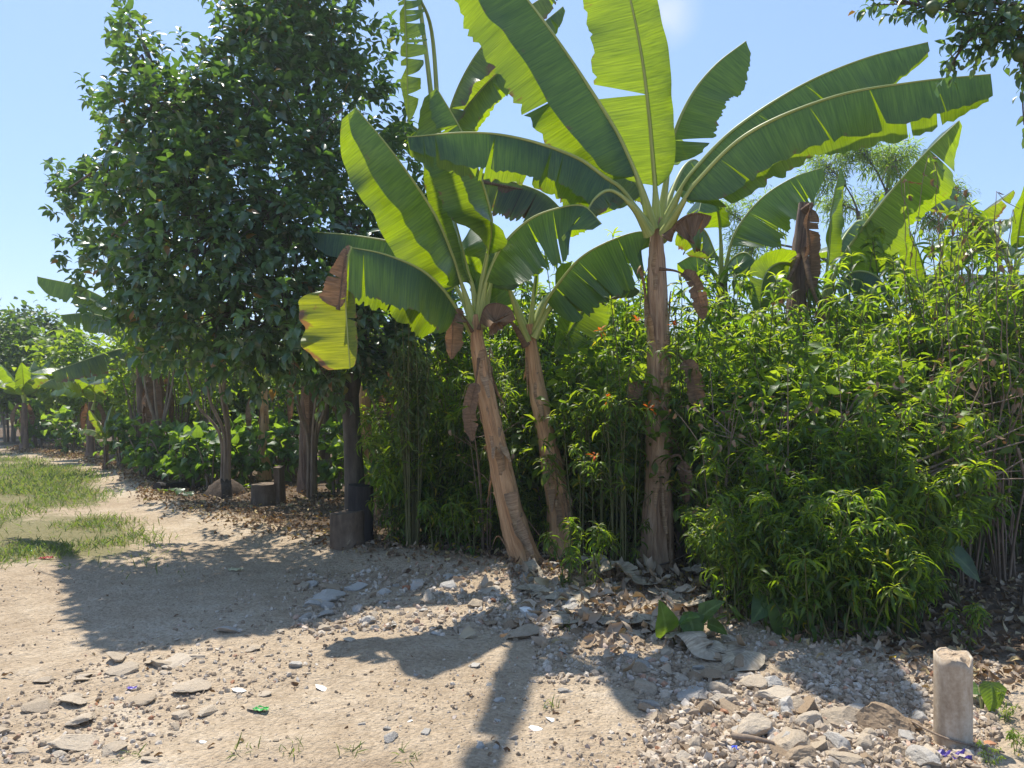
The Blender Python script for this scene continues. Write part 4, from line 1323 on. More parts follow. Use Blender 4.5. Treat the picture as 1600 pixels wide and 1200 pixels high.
def bush_mesh(h, w, nl, leaf, tm, mat, stems=5, barkm='bark_pale', low=.25):
    sb, lb = MB(), MB()
    lv = Leaves(tm)
    tips = []
    for s in range(stems):
        a = s / stems * 6.28 + rng.normal(0, .5)
        top = np.array([math.cos(a) * w * .4, math.sin(a) * w * .4, h * rng.uniform(.6, .85)])
        path = bez([math.cos(a) * .08, math.sin(a) * .08, 0], [math.cos(a) * .1, math.sin(a) * .1, h * .45], top, 10)
        sb.tube(path, np.linspace(.028, .01, 10), 6, rough=.1)
        tips += [path[i] for i in range(4, 10)]
    for q in range(nl):
        t = tips[int(rng.integers(len(tips)))]
        dv = unit(rng.normal(0, 1, 3))
        c = np.array([dv[0] * w * .5, dv[1] * w * .5, h * (low + (1 - low) * .5) + dv[2] * h * (1 - low) * .5]) * np.array([1, 1, 1])
        c = c * .85 + t * .15 + rng.normal(0, .06, 3)
        c[:2] *= rng.random() ** .25
        for j in range(6):
            d = unit(rng.normal(0, 1, 3) * np.array([1, 1, .5]) + dv * .4)
            lv.add(c + rng.normal(0, leaf * .6, 3), d, leaf * rng.uniform(.7, 1.2), rng.random(), int(rng.integers(len(tm))))
    lv.flush(lb, .6)
    return [('stems', sb.mesh('stems', M[barkm])), ('foliage', lb.mesh('foliage', M[mat]))]


BU = [bush_mesh(1.9, 1.5, 260, .15, T_OVATE, 'bg'), bush_mesh(2.6, 1.6, 300, .16, T_OVATE, 'bgdark'), bush_mesh(1.25, .8, 20, .24, T_HEART, 'broad', low=.3), bush_mesh(3.0, 1.3, 130, .15, T_OVATE, 'bg', stems=9, low=.40), bush_mesh(2.2, 1.7, 220, .2, T_OVATE, 'bg')]


def put_bush(px, d, k, label, scale=1.0, group=None):
    x, y = (px - CX) / F * d, d
    place('bush', BU[k], label, 'bush', (x, y, gh(x, y) - .02), group, rng.uniform(0, 6.28), scale)


for px, d, k, s in [(15, 23, 1, 1.5), (75, 24, 0, 1.5), (120, 22, 4, 1.5), (185, 21, 0, 1.4), (240, 19, 4, 1.3), (300, 17, 0, 1.2), (350, 17, 4, 1.2), (400, 17, 0, 1.2), (460, 16, 1, 1.0), (530, 16, 0, 1.1), (590, 15, 4, 1.0), (650, 13, 1, 1.0), (50, 26, 1, 1.7), (270, 20, 1, 1.4), (560, 18, 1, 1.2), (620, 17, 0, 1.2)]:
    put_bush(px, d, k, 'leafy green bush in the back row behind the banana stems on the left', s, 'back row bushes on the left')
for px, d, k, s in [(60, 20.5, 2, 1.0), (110, 19, 2, .9), (190, 15.6, 2, .8), (262, 13.4, 2, .8), (305, 12.6, 2, .8), (225, 13.6, 2, .75), (330, 12.2, 2, .7), (385, 12.6, 2, .75), (455, 13.2, 2, .8), (525, 11.6, 2, .65), (375, 13.6, 2, .9), (290, 12.6, 2, .8), (440, 14, 2, .9), (605, 11, 2, .7), (530, 14, 2, .8)]:
    put_bush(px, d, k, 'low broad leaved plant growing between the stems of the left row', s, 'low broad leaved plants in the left row')
for px, d, k, s in [(800, 11, 1, 1.1), (870, 12, 0, 1.2), (950, 11, 1, 1.1), (1010, 12, 4, 1.1), (740, 11, 4, 1.1), (1080, 11.5, 0, 1.2), (1180, 12, 4, 1.2), (1230, 11, 0, 1.1), (1340, 11, 1, 1.1), (1400, 12.2, 0, 1.05)]:
    put_bush(px, d, k, 'leafy bush behind the thicket seen only through its gaps', s, 'bushes behind the thicket')

for px, d, s_ in [(215, 16.5, .95), (280, 15.4, .9), (325, 14.6, .85), (440, 14.8, .85), (540, 14.8, .85)]:
    put_bush(px, d, 3, 'slender stemmed light green shrub rising into the crown of the left row', s_, 'slender stemmed shrubs of the left row')

for px, d, k_, sc_w in BUSH_LATER:
    put_bush(px, d, k_, 'oval leaved bush mixed in among the narrow leaved weeds of the thicket', sc_w, 'oval leaved bushes in the thicket')

# thin multi stemmed shrub trees in the left row
for px, d, hh, lab in [(352, 11.6, 2.6, 'multi stemmed shrub tree rising from a dark mound of soil left of the stump seat'), (250, 14.0, 2.6, 'multi stemmed shrub tree at the end of the grass'), (487, 11.3, 2.5, 'shrub tree with slim pale stems right of the stump seat'), (605, 10.8, 2.4, 'thin dark stemmed shrub tree right of the shade tree trunk')]:
    x, y = (px - CX) / F * d, d
    org = np.array([x, y, gh(x, y) - .03])
    tr, lo = [], []
    for k in range(5):
        a = rng.uniform(0, 6.28)
        t = org + np.array([math.cos(a) * .35 - .3 * (px == 352), math.sin(a) * .3, hh * rng.uniform(.75, 1.0)])
        tr.append(([org + np.array([math.cos(a) * .05, math.sin(a) * .05, 0]), org + np.array([math.cos(a) * .07, math.sin(a) * .07, hh * .35]), (org * .35 + t * .65) + np.array([0, 0, .05]), t], [.036, .026, .020, .013]))
        lo.append((t + np.array([0, 0, .25]), .5, 26))
    tree('shrub_tree', lab, 'tree', org, tr, lo, T_OVATE, M['bg'], M['bark_pale'], leaf=(.1, .15), per=7, limb_r=.012)
    if px == 352:
        m = MB()
        th = np.arange(24) / 24 * 2 * PI
        rr = np.array([.30, .27, .22, .17, .12, .07, .01])
        zz = np.array([-.05, .05, .12, .18, .22, .24, .25])
        V = np.stack([np.stack([np.cos(th) * q * (1 + .2 * rng.random(24)), np.sin(th) * q * (1 + .2 * rng.random(24)), z + .04 * rng.random(24)], -1) for q, z in zip(rr, zz)])
        m.grid(V, np.zeros_like(V), wrap=True)
        tag(m.build('soil_mound', M['soil'], None, True, (0, 0, 0), (x, y, gh(x, y) - .03)), 'dark mound of soil and roots around the multi stemmed shrub', 'mound')

# trees far behind
for px, d, hh, R, lab, mt, tm in [(5, 34, 4.6, 1.3, 'pale round topped tree at the left edge far behind the grass', 'bg', T_OVATE), (62, 38, 4.6, .9, 'loose pale tree far behind the long banana leaves', 'feather', T_OVATE),
                                  (100, 36, 4.8, .6, 'thin dark sapling against the sky on the far left', 'bgdark', T_OVATE)]:
    x, y = (px - CX) / F * d, d
    org = np.array([x, y, gh(x, y) - .1])
    lo = [(org + np.array([rng.normal(0, R * .5), rng.normal(0, R * .5), hh - R + rng.normal(0, R * .35)]), R * .6, 26) for _ in range(8)]
    lo += [(org + np.array([rng.normal(0, R), rng.normal(0, R), hh * .4]), R * .8, 24) for _ in range(4)]
    tree('background_tree', lab, 'tree', org, [([org, org + np.array([.1, 0, hh * .4]), org + np.array([0, 0, hh * .75])], [.12, .09, .05])], lo, tm, M[mt], M['bark'], leaf=(.16, .26), per=8)
# feathery tree on the right
x, y = (1345 - CX) / F * 17, 17
org = np.array([x, y, gh(x, y) - .1])
lo = [(P(px, py, 17 + dd), R, int(n * 1.9)) for px, py, dd, R, n in [(1290, 260, 0, .6, 46), (1340, 235, 0, .55, 40), (1390, 250, .3, .6, 46), (1430, 300, 0, .55, 40), (1310, 320, .5, .5, 30), (1200, 330, .3, .5, 34), (1170, 390, .3, .5, 34), (1240, 420, .3, .5, 30), (1370, 320, .5, .5, 26), (1460, 345, 0, .4, 24), (1400, 250, -.5, .4, 24), (1140, 330, .5, .35, 18), (1490, 300, 0, .3, 14)]]
tree('feathery_tree', 'airy light green feathery tree with dark twigs behind the big banana leaves', 'tree', org,
     [([org, P(1352, 500, 17), P(1355, 420, 17), P(1340, 330, 17)], [.13, .10, .08, .04]), ([P(1355, 430, 17), P(1375, 370, 17), P(1385, 300, 17)], [.06, .04, .02]), ([P(1352, 460, 17), P(1280, 400, 17), P(1210, 380, 17)], [.05, .035, .02])],
     lo, T_NEEDLE, M['feather'], M['bark'], leaf=(.16, .26), per=12, twig_len=.4, up=.1, limb_r=.022)
# papaya like clump under the sky gap at right
for px, d, s in [(1395, 14, 1.25), (1430, 14.5, 1.2), (1300, 14, 1.15), (1190, 15, 1.25), (1040, 14, 1.3), (920, 15, 1.3)]:
    put_bush(px, d, int(rng.integers(2)) * 4, 'tall leafy bush against the sky behind the thicket', s, 'tall bushes behind the thicket')

# treeline closing the view at the back, too far to count
cb = MB()
lv = Leaves(T_OVATE)
for i in range(5200):
    x = rng.uniform(-42, 44)
    y = 40 + rng.uniform(0, 6)
    z = abs(rng.normal(0, 1)) * 1.3 * (1 + .5 * math.sin(x * .7)) + .2
    z = min(z, 3.6)
    for j in range(3):
        lv.add(np.array([x, y, z]) + rng.normal(0, .25, 3), unit(rng.normal(0, 1, 3)), rng.uniform(.4, .7), rng.random(), int(rng.integers(3)))
lv.flush(cb, .7)
o = cb.build('distant_treeline', M['bgdark'])
o['label'] = 'far off band of dark green growth behind everything'
o['category'] = 'treeline'
o['kind'] = 'stuff'

# ------------------------------------------------------------------ grey wall on the right


def box(mb, c, s, rz=0, jit=0, mat=0):
    q = np.array([[-1, -1, -1], [1, -1, -1], [1, 1, -1], [-1, 1, -1], [-1, -1, 1], [1, -1, 1], [1, 1, 1], [-1, 1, 1]], float) * np.array(s) / 2
    if jit:
        q += rng.normal(0, jit, q.shape)
    cz, sz = math.cos(rz), math.sin(rz)
    q = np.stack([q[:, 0] * cz - q[:, 1] * sz, q[:, 0] * sz + q[:, 1] * cz, q[:, 2]], -1) + np.array(c)
    mb.add(q, [[0, 3, 2, 1], [4, 5, 6, 7], [0, 1, 5, 4], [1, 2, 6, 5], [2, 3, 7, 6], [3, 0, 4, 7]], None, mat)


wm = plain_mat('grey_render', (0.50, 0.52, 0.55), .9, .1, .12, 1.5)
wr = thing('rendered_wall', 'pale grey rendered wall showing through the stems at the far right', 'wall', (9.35, 11.2, 0))
m = MB(); box(m, (0, 0, 1.6), (7, .18, 3.2)); m.build('wall_panel', wm, wr, False)
m = MB(); box(m, (0, 0, 3.235), (7.06, .26, .07)); m.build('coping', wm, wr, False)

# ------------------------------------------------------------------ stump seats, post


def cyl_rough(mb, c, r, z0, z1, n=22, rough=.05, rows=6, half=None, slant=0.0):
    th = np.arange(n) / n * 2 * PI
    prof = 1 + rough * .35 * (rng.random(n) - .5) + .04 * np.sin(3 * th + rng.random() * 6)
    zs = np.linspace(z0, z1, rows)
    X, Y = np.cos(th) * prof * r, np.sin(th) * prof * r
    if half is not None:
        Y = np.maximum(Y, half * r)
    V = np.stack([np.stack([c[0] + X * (1 + .015 * math.sin(i * 2.1)), c[1] + Y, np.full(n, z) + (slant * X if i == rows - 1 else 0) + (rough * .1 * rng.random(n) if i == rows - 1 else 0)], -1) for i, z in enumerate(zs)])
    mb.grid(V, np.zeros_like(V), wrap=True)
    top = V[-1]
    cc = top.mean(0)
    inner = cc + (top - cc) * .55 + np.stack([np.zeros(n), np.zeros(n), rng.normal(0, .004, n)], -1)
    mb.grid(np.stack([top, inner]), np.zeros((2, n, 3)), wrap=True)
    mb.add(np.vstack([inner, cc]), np.stack([np.arange(n), (np.arange(n) + 1) % n, np.full(n, n)], -1))


g = G(416, 790)
r = thing('stump_seat', 'grey stump carved into a low seat with a thin backrest, left of the trunk', 'stump seat', (g[0], g[1], g[2] - .02))
m = MB(); cyl_rough(m, (0, 0), .205, 0, .30, slant=.05); m.build('seat', M['wood_cut'], r)
m = MB(); box(m, (.175, .03, .27), (.09, .26, .54), 0, .012); m.build('backrest', M['wood_cut'], r, False)
g = G(547, 862)
r = thing('stump_seat', 'dark blackened stump seat with tall back in front of the tree trunk', 'stump seat', (g[0], g[1], g[2] - .02))
m = MB(); cyl_rough(m, (-.02, 0), .17, 0, .35, slant=.12); m.build('seat', M['wood_cut'], r)
m = MB(); cyl_rough(m, (.085, .09), .125, 0, .60, slant=-.1); m.build('backrest', M['wood_dark'], r)

g = G(1489, 1151)
r = thing('concrete_post', 'short round weathered concrete post at the lower right with chipped top', 'post', (g[0], g[1], g[2] - .06))


def post_mat():
    n = NT('weathered_pipe')
    co_ = n.objco()
    a = n.noise(n.scaled(co_, (9, 9, 2.5)), 1.0, 5, .65)
    b_ = n.noise(co_, 45, 4, .7)
    c = n.ramp(n.math('ADD', n.math('MULTIPLY', a, .7), n.math('MULTIPLY', b_, .3)), [(.3, (.22, .155, .095)), (.48, (.42, .335, .24)), (.68, (.64, .57, .46))])
    return n.finish(c, .85, .2, n.bump(b_, .3, .004))


pm = post_mat()
n_ = 40
th = np.arange(n_) / n_ * 2 * PI
rr = .080
zt = .462 - .010 * np.exp(-((th - 4.0) / .5) ** 2) - .045 * np.exp(-((th - 5.2) / .26) ** 2) + .006 * np.sin(5 * th) + .005 * rng.random(n_)
zs = np.linspace(0, 1, 14)
V = np.stack([np.stack([np.cos(th) * rr, np.sin(th) * rr, z * zt], -1) * np.array([1 + .006 * math.sin(z * 9), 1, 1]) for z in zs])
V2 = np.stack([np.cos(th) * (rr - .011), np.sin(th) * (rr - .011), zt - .001], -1)
V3 = np.stack([np.cos(th) * (rr - .012), np.sin(th) * (rr - .012), np.full(n_, .3)], -1)
m = MB(); m.grid(np.concatenate([V, V2[None], V3[None]]), np.zeros((16, n_, 3)), wrap=True); m.build('pipe', pm, r)
m = MB()
rings = [np.stack([np.cos(th) * (rr - .0125) * q, np.sin(th) * (rr - .0125) * q, np.where(q > .97, zt - .003, .458 + .006 * rng.random(n_) - (.035 * np.exp(-((th - 5.2) / .3) ** 2) if q > .7 else 0))], -1) for q in (1, .8, .55, .3, .05)]
V = np.stack([np.stack([np.cos(th) * (rr - .0125), np.sin(th) * (rr - .0125), np.full(n_, .3)], -1)] + rings)
m.grid(V, np.zeros_like(V), wrap=True); m.build('concrete_core', M['earthy'], r, False)

# ------------------------------------------------------------------ rubble, gravel, litter, grass


def stone_tmpl(kind):
    # icosphere-like ball cut by random planes into an angular lump
    t = (1 + 5 ** .5) / 2
    v = np.array([[-1, t, 0], [1, t, 0], [-1, -t, 0], [1, -t, 0], [0, -1, t], [0, 1, t], [0, -1, -t], [0, 1, -t], [t, 0, -1], [t, 0, 1], [-t, 0, -1], [-t, 0, 1]], float)
    f = np.array([[0, 11, 5], [0, 5, 1], [0, 1, 7], [0, 7, 10], [0, 10, 11], [1, 5, 9], [5, 11, 4], [11, 10, 2], [10, 7, 6], [7, 1, 8], [3, 9, 4], [3, 4, 2], [3, 2, 6], [3, 6, 8], [3, 8, 9], [4, 9, 5], [2, 4, 11], [6, 2, 10], [8, 6, 7], [9, 8, 1]])
    v /= np.linalg.norm(v[0])
    for _ in range(kind):
        vs = list(map(tuple, v)); cache = {}; nf = []

        def mid(a, b_):
            k = (min(a, b_), max(a, b_))
            if k not in cache:
                q = np.array(vs[a]) + np.array(vs[b_]); q /= np.linalg.norm(q)
                vs.append(tuple(q)); cache[k] = len(vs) - 1
            return cache[k]
        for a, b_, c in f:
            x, y_, z = mid(a, b_), mid(b_, c), mid(c, a)
            nf += [[a, x, z], [b_, y_, x], [c, z, y_], [x, y_, z]]
        v, f = np.array(vs), np.array(nf)
    for _ in range(12 if kind > 1 else 6):
        nrm = unit(rng.normal(0, 1, 3)); h = rng.uniform(.42, .8)
        dd = v @ nrm - h
        v = v - np.where(dd > 0, dd, 0)[:, None] * nrm
    if kind > 1:
        ph = rng.uniform(0, 6, (9, 3)); fr = rng.normal(0, 1, (9, 3)) * np.array([3] * 3 + [7] * 3 + [13] * 3)[:, None]
        am = np.array([.03] * 3 + [.018] * 3 + [.010] * 3)
        for k_ in range(9):
            v = v * (1 + am[k_] * np.sin(v @ fr[k_] + ph[k_, 0]))[:, None]
        v += rng.normal(0, .009, v.shape)
    else:
        v += rng.normal(0, .05, v.shape)
    return v, f, np.zeros((len(v), 3))


ST2 = [stone_tmpl(3) for _ in range(10)]
ST0 = [stone_tmpl(0) for _ in range(8)]
SM = {}
for mk in ('concrete', 'pale_stone', 'earthy', 'brick', 'tile'):
    for i, t in enumerate(ST2):
        b_ = MB(); b_.add(*(ST0[i % 8] if mk == 'tile' else t)); SM[mk, i] = b_.mesh('stone', M[mk], smooth=False)


def stone(x, y, s, mk, label, group=None, flat=1.0, name='stone', cat='stone', rz=None, sink=.36, shape=None):
    o = bpy.data.objects.new(name, SM[mk, int(rng.integers(10)) if shape is None else shape])
    COL.objects.link(o)
    sx, sy, sz = s * rng.uniform(.8, 1.25), s * rng.uniform(.65, 1.0), s * flat * rng.uniform(.6, .9)
    o.scale = (sx / 1.5, sy / 1.5, sz / 1.5)
    o.rotation_euler = (rng.normal(0, .15), rng.normal(0, .15), rng.uniform(0, 6.28) if rz is None else rz)
    o.location = (x, y, gh(x, y) + sz * (.5 - sink))
    return tag(o, label, cat, group)


def scatter(n, region, smin, smax, mks, label, group, flat, power=2.2, **k):
    done = 0
    while done < n:
        px, py = rng.uniform(region[0], region[2]), rng.uniform(region[1], region[3])
        if len(region) > 4 and not region[4](px, py):
            continue
        q = G(px, py)
        s = smin + (smax - smin) * rng.random() ** power
        stone(q[0], q[1], s, mks[int(rng.integers(len(mks)))], label, group, flat, **k)
        done += 1


scatter(58, (0, 985, 560, 1198, lambda x, y: abs((y - 1000) - (420 - x) * .45) < 70 + 60 * rng.random()), .03, .15, ['concrete'], 'flat beige concrete slab piece half buried in the dirt at the lower left', 'flat slab pieces at the lower left', .34, sink=.12)
scatter(75, (470, 890, 930, 990, lambda x, y: abs(y - (955 - (x - 470) * .03)) < 45), .05, .15, ['pale_stone', 'pale_stone', 'concrete', 'earthy'], 'pale broken stone in the shaded rubble strip in front of the banana stems', 'stones of the shaded rubble strip', .7)
scatter(60, (880, 900, 1180, 1060, lambda x, y: y > 905 + (x - 880) * .33 and y < 1000 + (x - 880) * .4), .05, .15, ['concrete', 'pale_stone', 'earthy'], 'sunlit rubble lump among the dry leaves below the tall banana', 'rubble among the dry leaves', .65)
scatter(72, (1000, 1050, 1460, 1195, lambda x, y: y > 1055 + (x - 1100) * .16), .05, .16, ['concrete', 'pale_stone', 'earthy', 'concrete'], 'rough concrete chunk in the rubble heap left of the round post', 'concrete chunks of the lower right rubble heap', .7, power=1.8)
scatter(24, (420, 990, 900, 1190), .03, .07, ['concrete', 'pale_stone'], 'small loose stone lying alone on the open dirt track', 'small stones on the open track', .6)
for px, py, s, mk, fl, lab in [
    (1235, 1165, .19, 'concrete', .5, 'large flat topped concrete chunk left of the post, reddish underside'), (1375, 1130, .24, 'earthy', .75, 'big brown earthy lump beside the post'), (1318, 1125, .20, 'concrete', .6, 'rounded concrete chunk at the edge of the shade near the post'),
    (1415, 1145, .13, 'pale_stone', .7, 'pale grey stone just left of the round post'), (1175, 1140, .17, 'concrete', .75, 'upright concrete block in the lower right rubble'), (1310, 1185, .19, 'concrete', .5, 'broad concrete chunk at the bottom edge near the post'),
    (1265, 1108, .16, 'earthy', .8, 'brown crumbly lump on the rubble heap'), (1230, 1105, .15, 'pale_stone', .8, 'pale rough lump on top of the rubble heap'), (1205, 1070, .11, 'pale_stone', .8, 'smooth pale stone on the upper edge of the rubble heap'),
    (1080, 1082, .15, 'pale_stone', .6, 'bluish pale slab inside the small triangular shadow'), (820, 992, .21, 'concrete', .5, 'squared concrete block under the curved leaf shadow'), (822, 962, .12, 'tile', .7, 'white squared block at the edge of the shade below the leaning banana'),
    (515, 935, .26, 'pale_stone', .6, 'largest grey boulder in the shaded rubble strip'), (650, 925, .18, 'pale_stone', .7, 'rough grey boulder in the shaded rubble strip below the tree'), (705, 925, .15, 'pale_stone', .8, 'lumpy whitish stone near the foot of the leaning banana'), (640, 925, .12, 'brick', .5, 'reddish brick fragment in the shaded strip'), (770, 945, .10, 'brick', .5, 'small brick red fragment below the leaning banana'),
    (1210, 1150, .10, 'brick', .4, 'red brick bit against the large flat chunk'), (360, 990, .17, 'pale_stone', .3, 'flat grey stone at the edge of the tree shadow'), (275, 1040, .16, 'concrete', .35, 'long flat concrete slab right of centre in the lower left slab patch'), (100, 1100, .15, 'concrete', .3, 'wide flat slab at the far lower left'), (120, 1165, .18, 'concrete', .4, 'largest weathered slab at the bottom left'), (220, 1095, .14, 'concrete', .35, 'flat slab in the middle of the lower left patch')]:
    q = G(px, py)
    stone(q[0], q[1], s, mk, lab, None, fl, name='brick_fragment' if mk == 'brick' else 'stone', cat='brick fragment' if mk == 'brick' else 'stone')
for px, py, s, lab in [(373, 1085, .085, 'bright white tile shard on the sunlit track at left'), (503, 1080, .085, 'cream tile shard on the track right of the green scrap'), (836, 1137, .075, 'white tile shard lying right of the long leaf shadow'), (860, 1124, .065, 'thin white tile chip behind another, right of the long leaf shadow'), (317, 1162, .04, 'small round white chip at the bottom left'), (608, 985, .10, 'thin white shard at the edge of the shaded strip'), (640, 1135, .03, 'tiny white chip on the open track')]:
    q = G(px, py)
    stone(q[0], q[1], s, 'tile', lab, None, .16, name='tile_shard', cat='tile shard', sink=0.1)

# gravel: beyond counting
mb = MB()
N = 20000
cnt = 0
ps, sc_, kk = [], [], []
while cnt < N:
    px, py = rng.uniform(-40, 1560, 400), 890 + 310 * rng.random(400) ** .9
    d = F * CH / (py - HY)
    x = (px - CX) / F * d
    dens = .05 + .35 * np.clip(vnoise(x, d, 1.3) + .12, 0, 1)
    dens += .9 * np.exp(-((d - edge_y(x) + .55) / .55) ** 2)
    dens += .95 * ((np.abs(py - 948) < 48) & (px > 460) & (px < 950)) + .8 * ((px > 830) & (px < 1080) & (py > 940) & (py < 1070))
    dens += .28 * (np.abs((py - 1000) - (420 - px) * .45) < 90) * (px < 520) + .9 * ((px > 1000) & (py > 1050))
    dens *= (d < edge_y(x) + .4)
    k = rng.random(400) < dens * .6
    for a, b_, dd in zip(x[k], d[k], dens[k]):
        ps.append((a, b_)); sc_.append(.005 + .026 * rng.random() ** 3.6 * min(1.3, .4 + dd)); cnt += 1
ps = np.array(ps[:N]); sc_ = np.array(sc_[:N])
z = ground_h(ps[:, 0], ps[:, 1])
ax = rng.normal(0, 1, (N, 3)); R = frames(ax, roll=rng.uniform(0, 6, N)) * (sc_[:, None, None] * np.array([1, .8, .55])[None, None])
pos = np.stack([ps[:, 0], ps[:, 1], z + sc_ * .12], -1)
kk = rng.integers(0, 8, N)
for i in range(8):
    q = kk == i
    mb.instances(ST0[i], R[q], pos[q], rng.random(q.sum()))
o = mb.build('gravel', M['gravel'], smooth=False)
o['label'] = 'loose gravel and grit strewn over the dirt track'
o['category'] = 'gravel'
o['kind'] = 'stuff'

# dry leaf litter
mb = MB()
lv = Leaves(T_DRY)
c = 0
while c < 12000:
    x = rng.uniform(-13.5, 5)
    e = float(edge_y(x))
    y = e + rng.uniform(-.35, 3.0) if rng.random() < .8 else e + rng.normal(0, .3)
    px = CX + F * x / y
    if px < -20 or px > 1650 or y < 3.4:
        continue
    lv.add(np.array([x, y, gh(x, y) + rng.uniform(.008, .05)]), unit(np.array([rng.normal(), rng.normal(), rng.normal(0, .25)])), rng.uniform(.03, .085), min(.96, rng.random() * 1.15) if rng.random() < .97 else 1.0, int(rng.integers(3)))
    c += 1
for i in range(1500):   # the dim bare patch behind the post
    x, y = rng.uniform(1.9, 4.6), rng.uniform(3.5, 6.2)
    if y > float(edge_y(x)) - .25:
        lv.add(np.array([x, y, gh(x, y) + rng.uniform(.006, .035)]), unit(np.array([rng.normal(), rng.normal(), rng.normal(0, .25)])), rng.uniform(.03, .095), min(.95, rng.random() * 1.2), int(rng.integers(3)))
for i in range(420):   # broken pale pieces of banana leaf below the stems
    q = G(rng.normal(985, 95), rng.normal(950, 38))
    lv.add(np.array([q[0], q[1], q[2] + rng.uniform(.01, .06)]), unit(np.array([rng.normal(), rng.normal(), rng.normal(0, .3)])), rng.uniform(.05, .17), rng.uniform(.78, .96), int(rng.integers(3)))
for i in range(170):   # strays on the track
    q = G(rng.uniform(0, 1400), rng.uniform(860, 1190))
    lv.add(np.array([q[0], q[1], q[2] + .012]), unit(np.array([rng.normal(), rng.normal(), 0])), rng.uniform(.02, .055), min(.95, rng.random()), int(rng.integers(3)))
lv.flush(mb, .9)
o = mb.build('leaf_litter', M['litter'])
o['label'] = 'brown dry leaves carpeting the soil under the plants'
o['category'] = 'leaf litter'
o['kind'] = 'stuff'

# grass
mb = MB()
GT = [leaf_tmpl(4, .045, d_, .2, 'lance') for d_ in (.5, 1.1, 1.7)]
lv = Leaves(GT)
c = 0
while c < 30000:
    y = rng.uniform(6.4, 22)
    x = -y * rng.uniform(.42, .86)
    g_ = float(grass_amount(x, y))
    if rng.random() > max(g_, .02) * (.04 + 2.4 * max(0, float(vnoise(x, y, 1.1)) + .18)):
        continue
    lv.add(np.array([x, y, gh(x, y) - .004]), unit(np.array([rng.normal(0, .5), rng.normal(0, .5), 1])), rng.uniform(.05, .13) * (1 + .3 * (y > 11)), rng.random(), int(rng.integers(3)))
    c += 1
for px, py in [(640, 1190), (545, 1180), (455, 1185), (860, 1105), (200, 1185), (380, 1180), (100, 890), (130, 860), (160, 830), (885, 985), (905, 990), (945, 975), (795, 950)]:
    q = G(px, py)
    for i in range(11):
        a_ = rng.normal(0, .03, 2)
        lv.add(np.array([q[0] + a_[0], q[1] + a_[1], q[2] - .003]), unit(np.array([rng.normal(0, .6), rng.normal(0, .6), 1])), rng.uniform(.04, .09), rng.random() * .7, int(rng.integers(3)))
lv.flush(mb, 1.0)
o = mb.build('grass', M['grass'])
o['label'] = 'short sunlit grass along the left of the track'
o['category'] = 'grass'
o['kind'] = 'stuff'

# dry banana leaves lying on the ground


def fallen_leaf(px, py, ln, w, rz, mat, label, lift=.05, bend=.1):
    q = G(px, py)
    org = np.array([q[0], q[1], q[2]])
    dx, dy = math.cos(rz), math.sin(rz)
    pts = []
    for i, t in enumerate(np.linspace(-.5, .5, 5)):
        x_, y_ = q[0] + dx * ln * t - dy * bend * math.sin(i * 1.7), q[1] + dy * ln * t + dx * bend * math.sin(i * 1.7)
        pts.append(np.array([x_, y_, gh(x_, y_) + lift * rng.uniform(.4, 1.5) + .015]))
    o = banana_leaf(None, org, pts, bs=.05, w=(w, w), a=(rng.uniform(70, 115), -rng.uniform(70, 115)), sgn=1, tears=(int(rng.integers(0, 3)), int(rng.integers(0, 3))), mat=mat, ruffle=3.0, curl=rng.uniform(-30, 35), gap=.02, name='fallen_leaf', midrib=False, tip=.3)
    o.location = org
    return tag(o, label, 'fallen leaf')


for px, py, ln, w, rz, mat, lab, lf in [
    (1085, 1015, .34, .13, -.1, 'banana_husk', 'pale cream curled dry leaf standing at the foot of the green sprout', .12), (1150, 1030, .34, .12, -.5, 'banana_husk', 'grey crumpled dry leaf right of the cream curled one', .06),
    (990, 925, .75, .15, -.35, 'banana_husk', 'long ribbed bleached leaf lying below the tall banana stem', .12), (1055, 950, .6, .12, -.5, 'banana_husk', 'bleached leaf strip continuing right of the long ribbed one', .08),
    (850, 935, .5, .11, .1, 'banana_husk', 'grey flat leaf at the foot of the slender banana', .04), (910, 945, .42, .11, -.9, 'banana_husk', 'grey folded leaf left of the long ribbed leaf', .06), (985, 900, .4, .1, .2, 'banana_dead', 'brown crumpled leaf close to the tall banana stem', .06),
    (930, 905, .4, .1, .5, 'banana_husk', 'pale folded leaf between the two banana stems', .08), (1095, 915, .4, .08, 1.2, 'banana_husk', 'pale narrow leaf leaning up in the shade right of the tall stem', .15), (1030, 985, .4, .1, -.2, 'banana_husk', 'bleached leaf lying left of the green sprout', .05),
    (960, 980, .45, .1, .3, 'banana_husk', 'broken bleached leaf on the rubble below the banana stems', .05), (880, 975, .35, .09, -.4, 'banana_husk', 'small bleached leaf at the sunny edge of the rubble', .04), (1330, 1000, .5, .06, -.5, 'banana_husk', 'narrow dead leaf in the dark under the thicket', .05),
    (275, 778, .55, .14, .6, 'banana', 'wilting green leaf lying on the dirt beside the charred log', .08), (345, 745, .5, .14, .3, 'banana', 'fallen green leaf left of the multi stemmed shrub', .1), (395, 770, .45, .12, .2, 'banana', 'fallen green leaf behind the stump seat', .1)]:
    fallen_leaf(px, py, ln * .8, w * .75, rz, mat, lab, lf * .6)

# leaning strip of dry sheath against the front stem
m = MB()
ribbon(m, [P(826, 876, 6.5), P(838, 895, 6.35), P(856, 925, 6.15)], .055, (1, .2, 0), .3, .4)
o = m.build('dry_sheath_strip', M['banana_husk'])
tag(o, 'stiff pale strip of dry sheath leaning down from the foot of the leaning banana', 'dry strip')

# charred log and dry branches


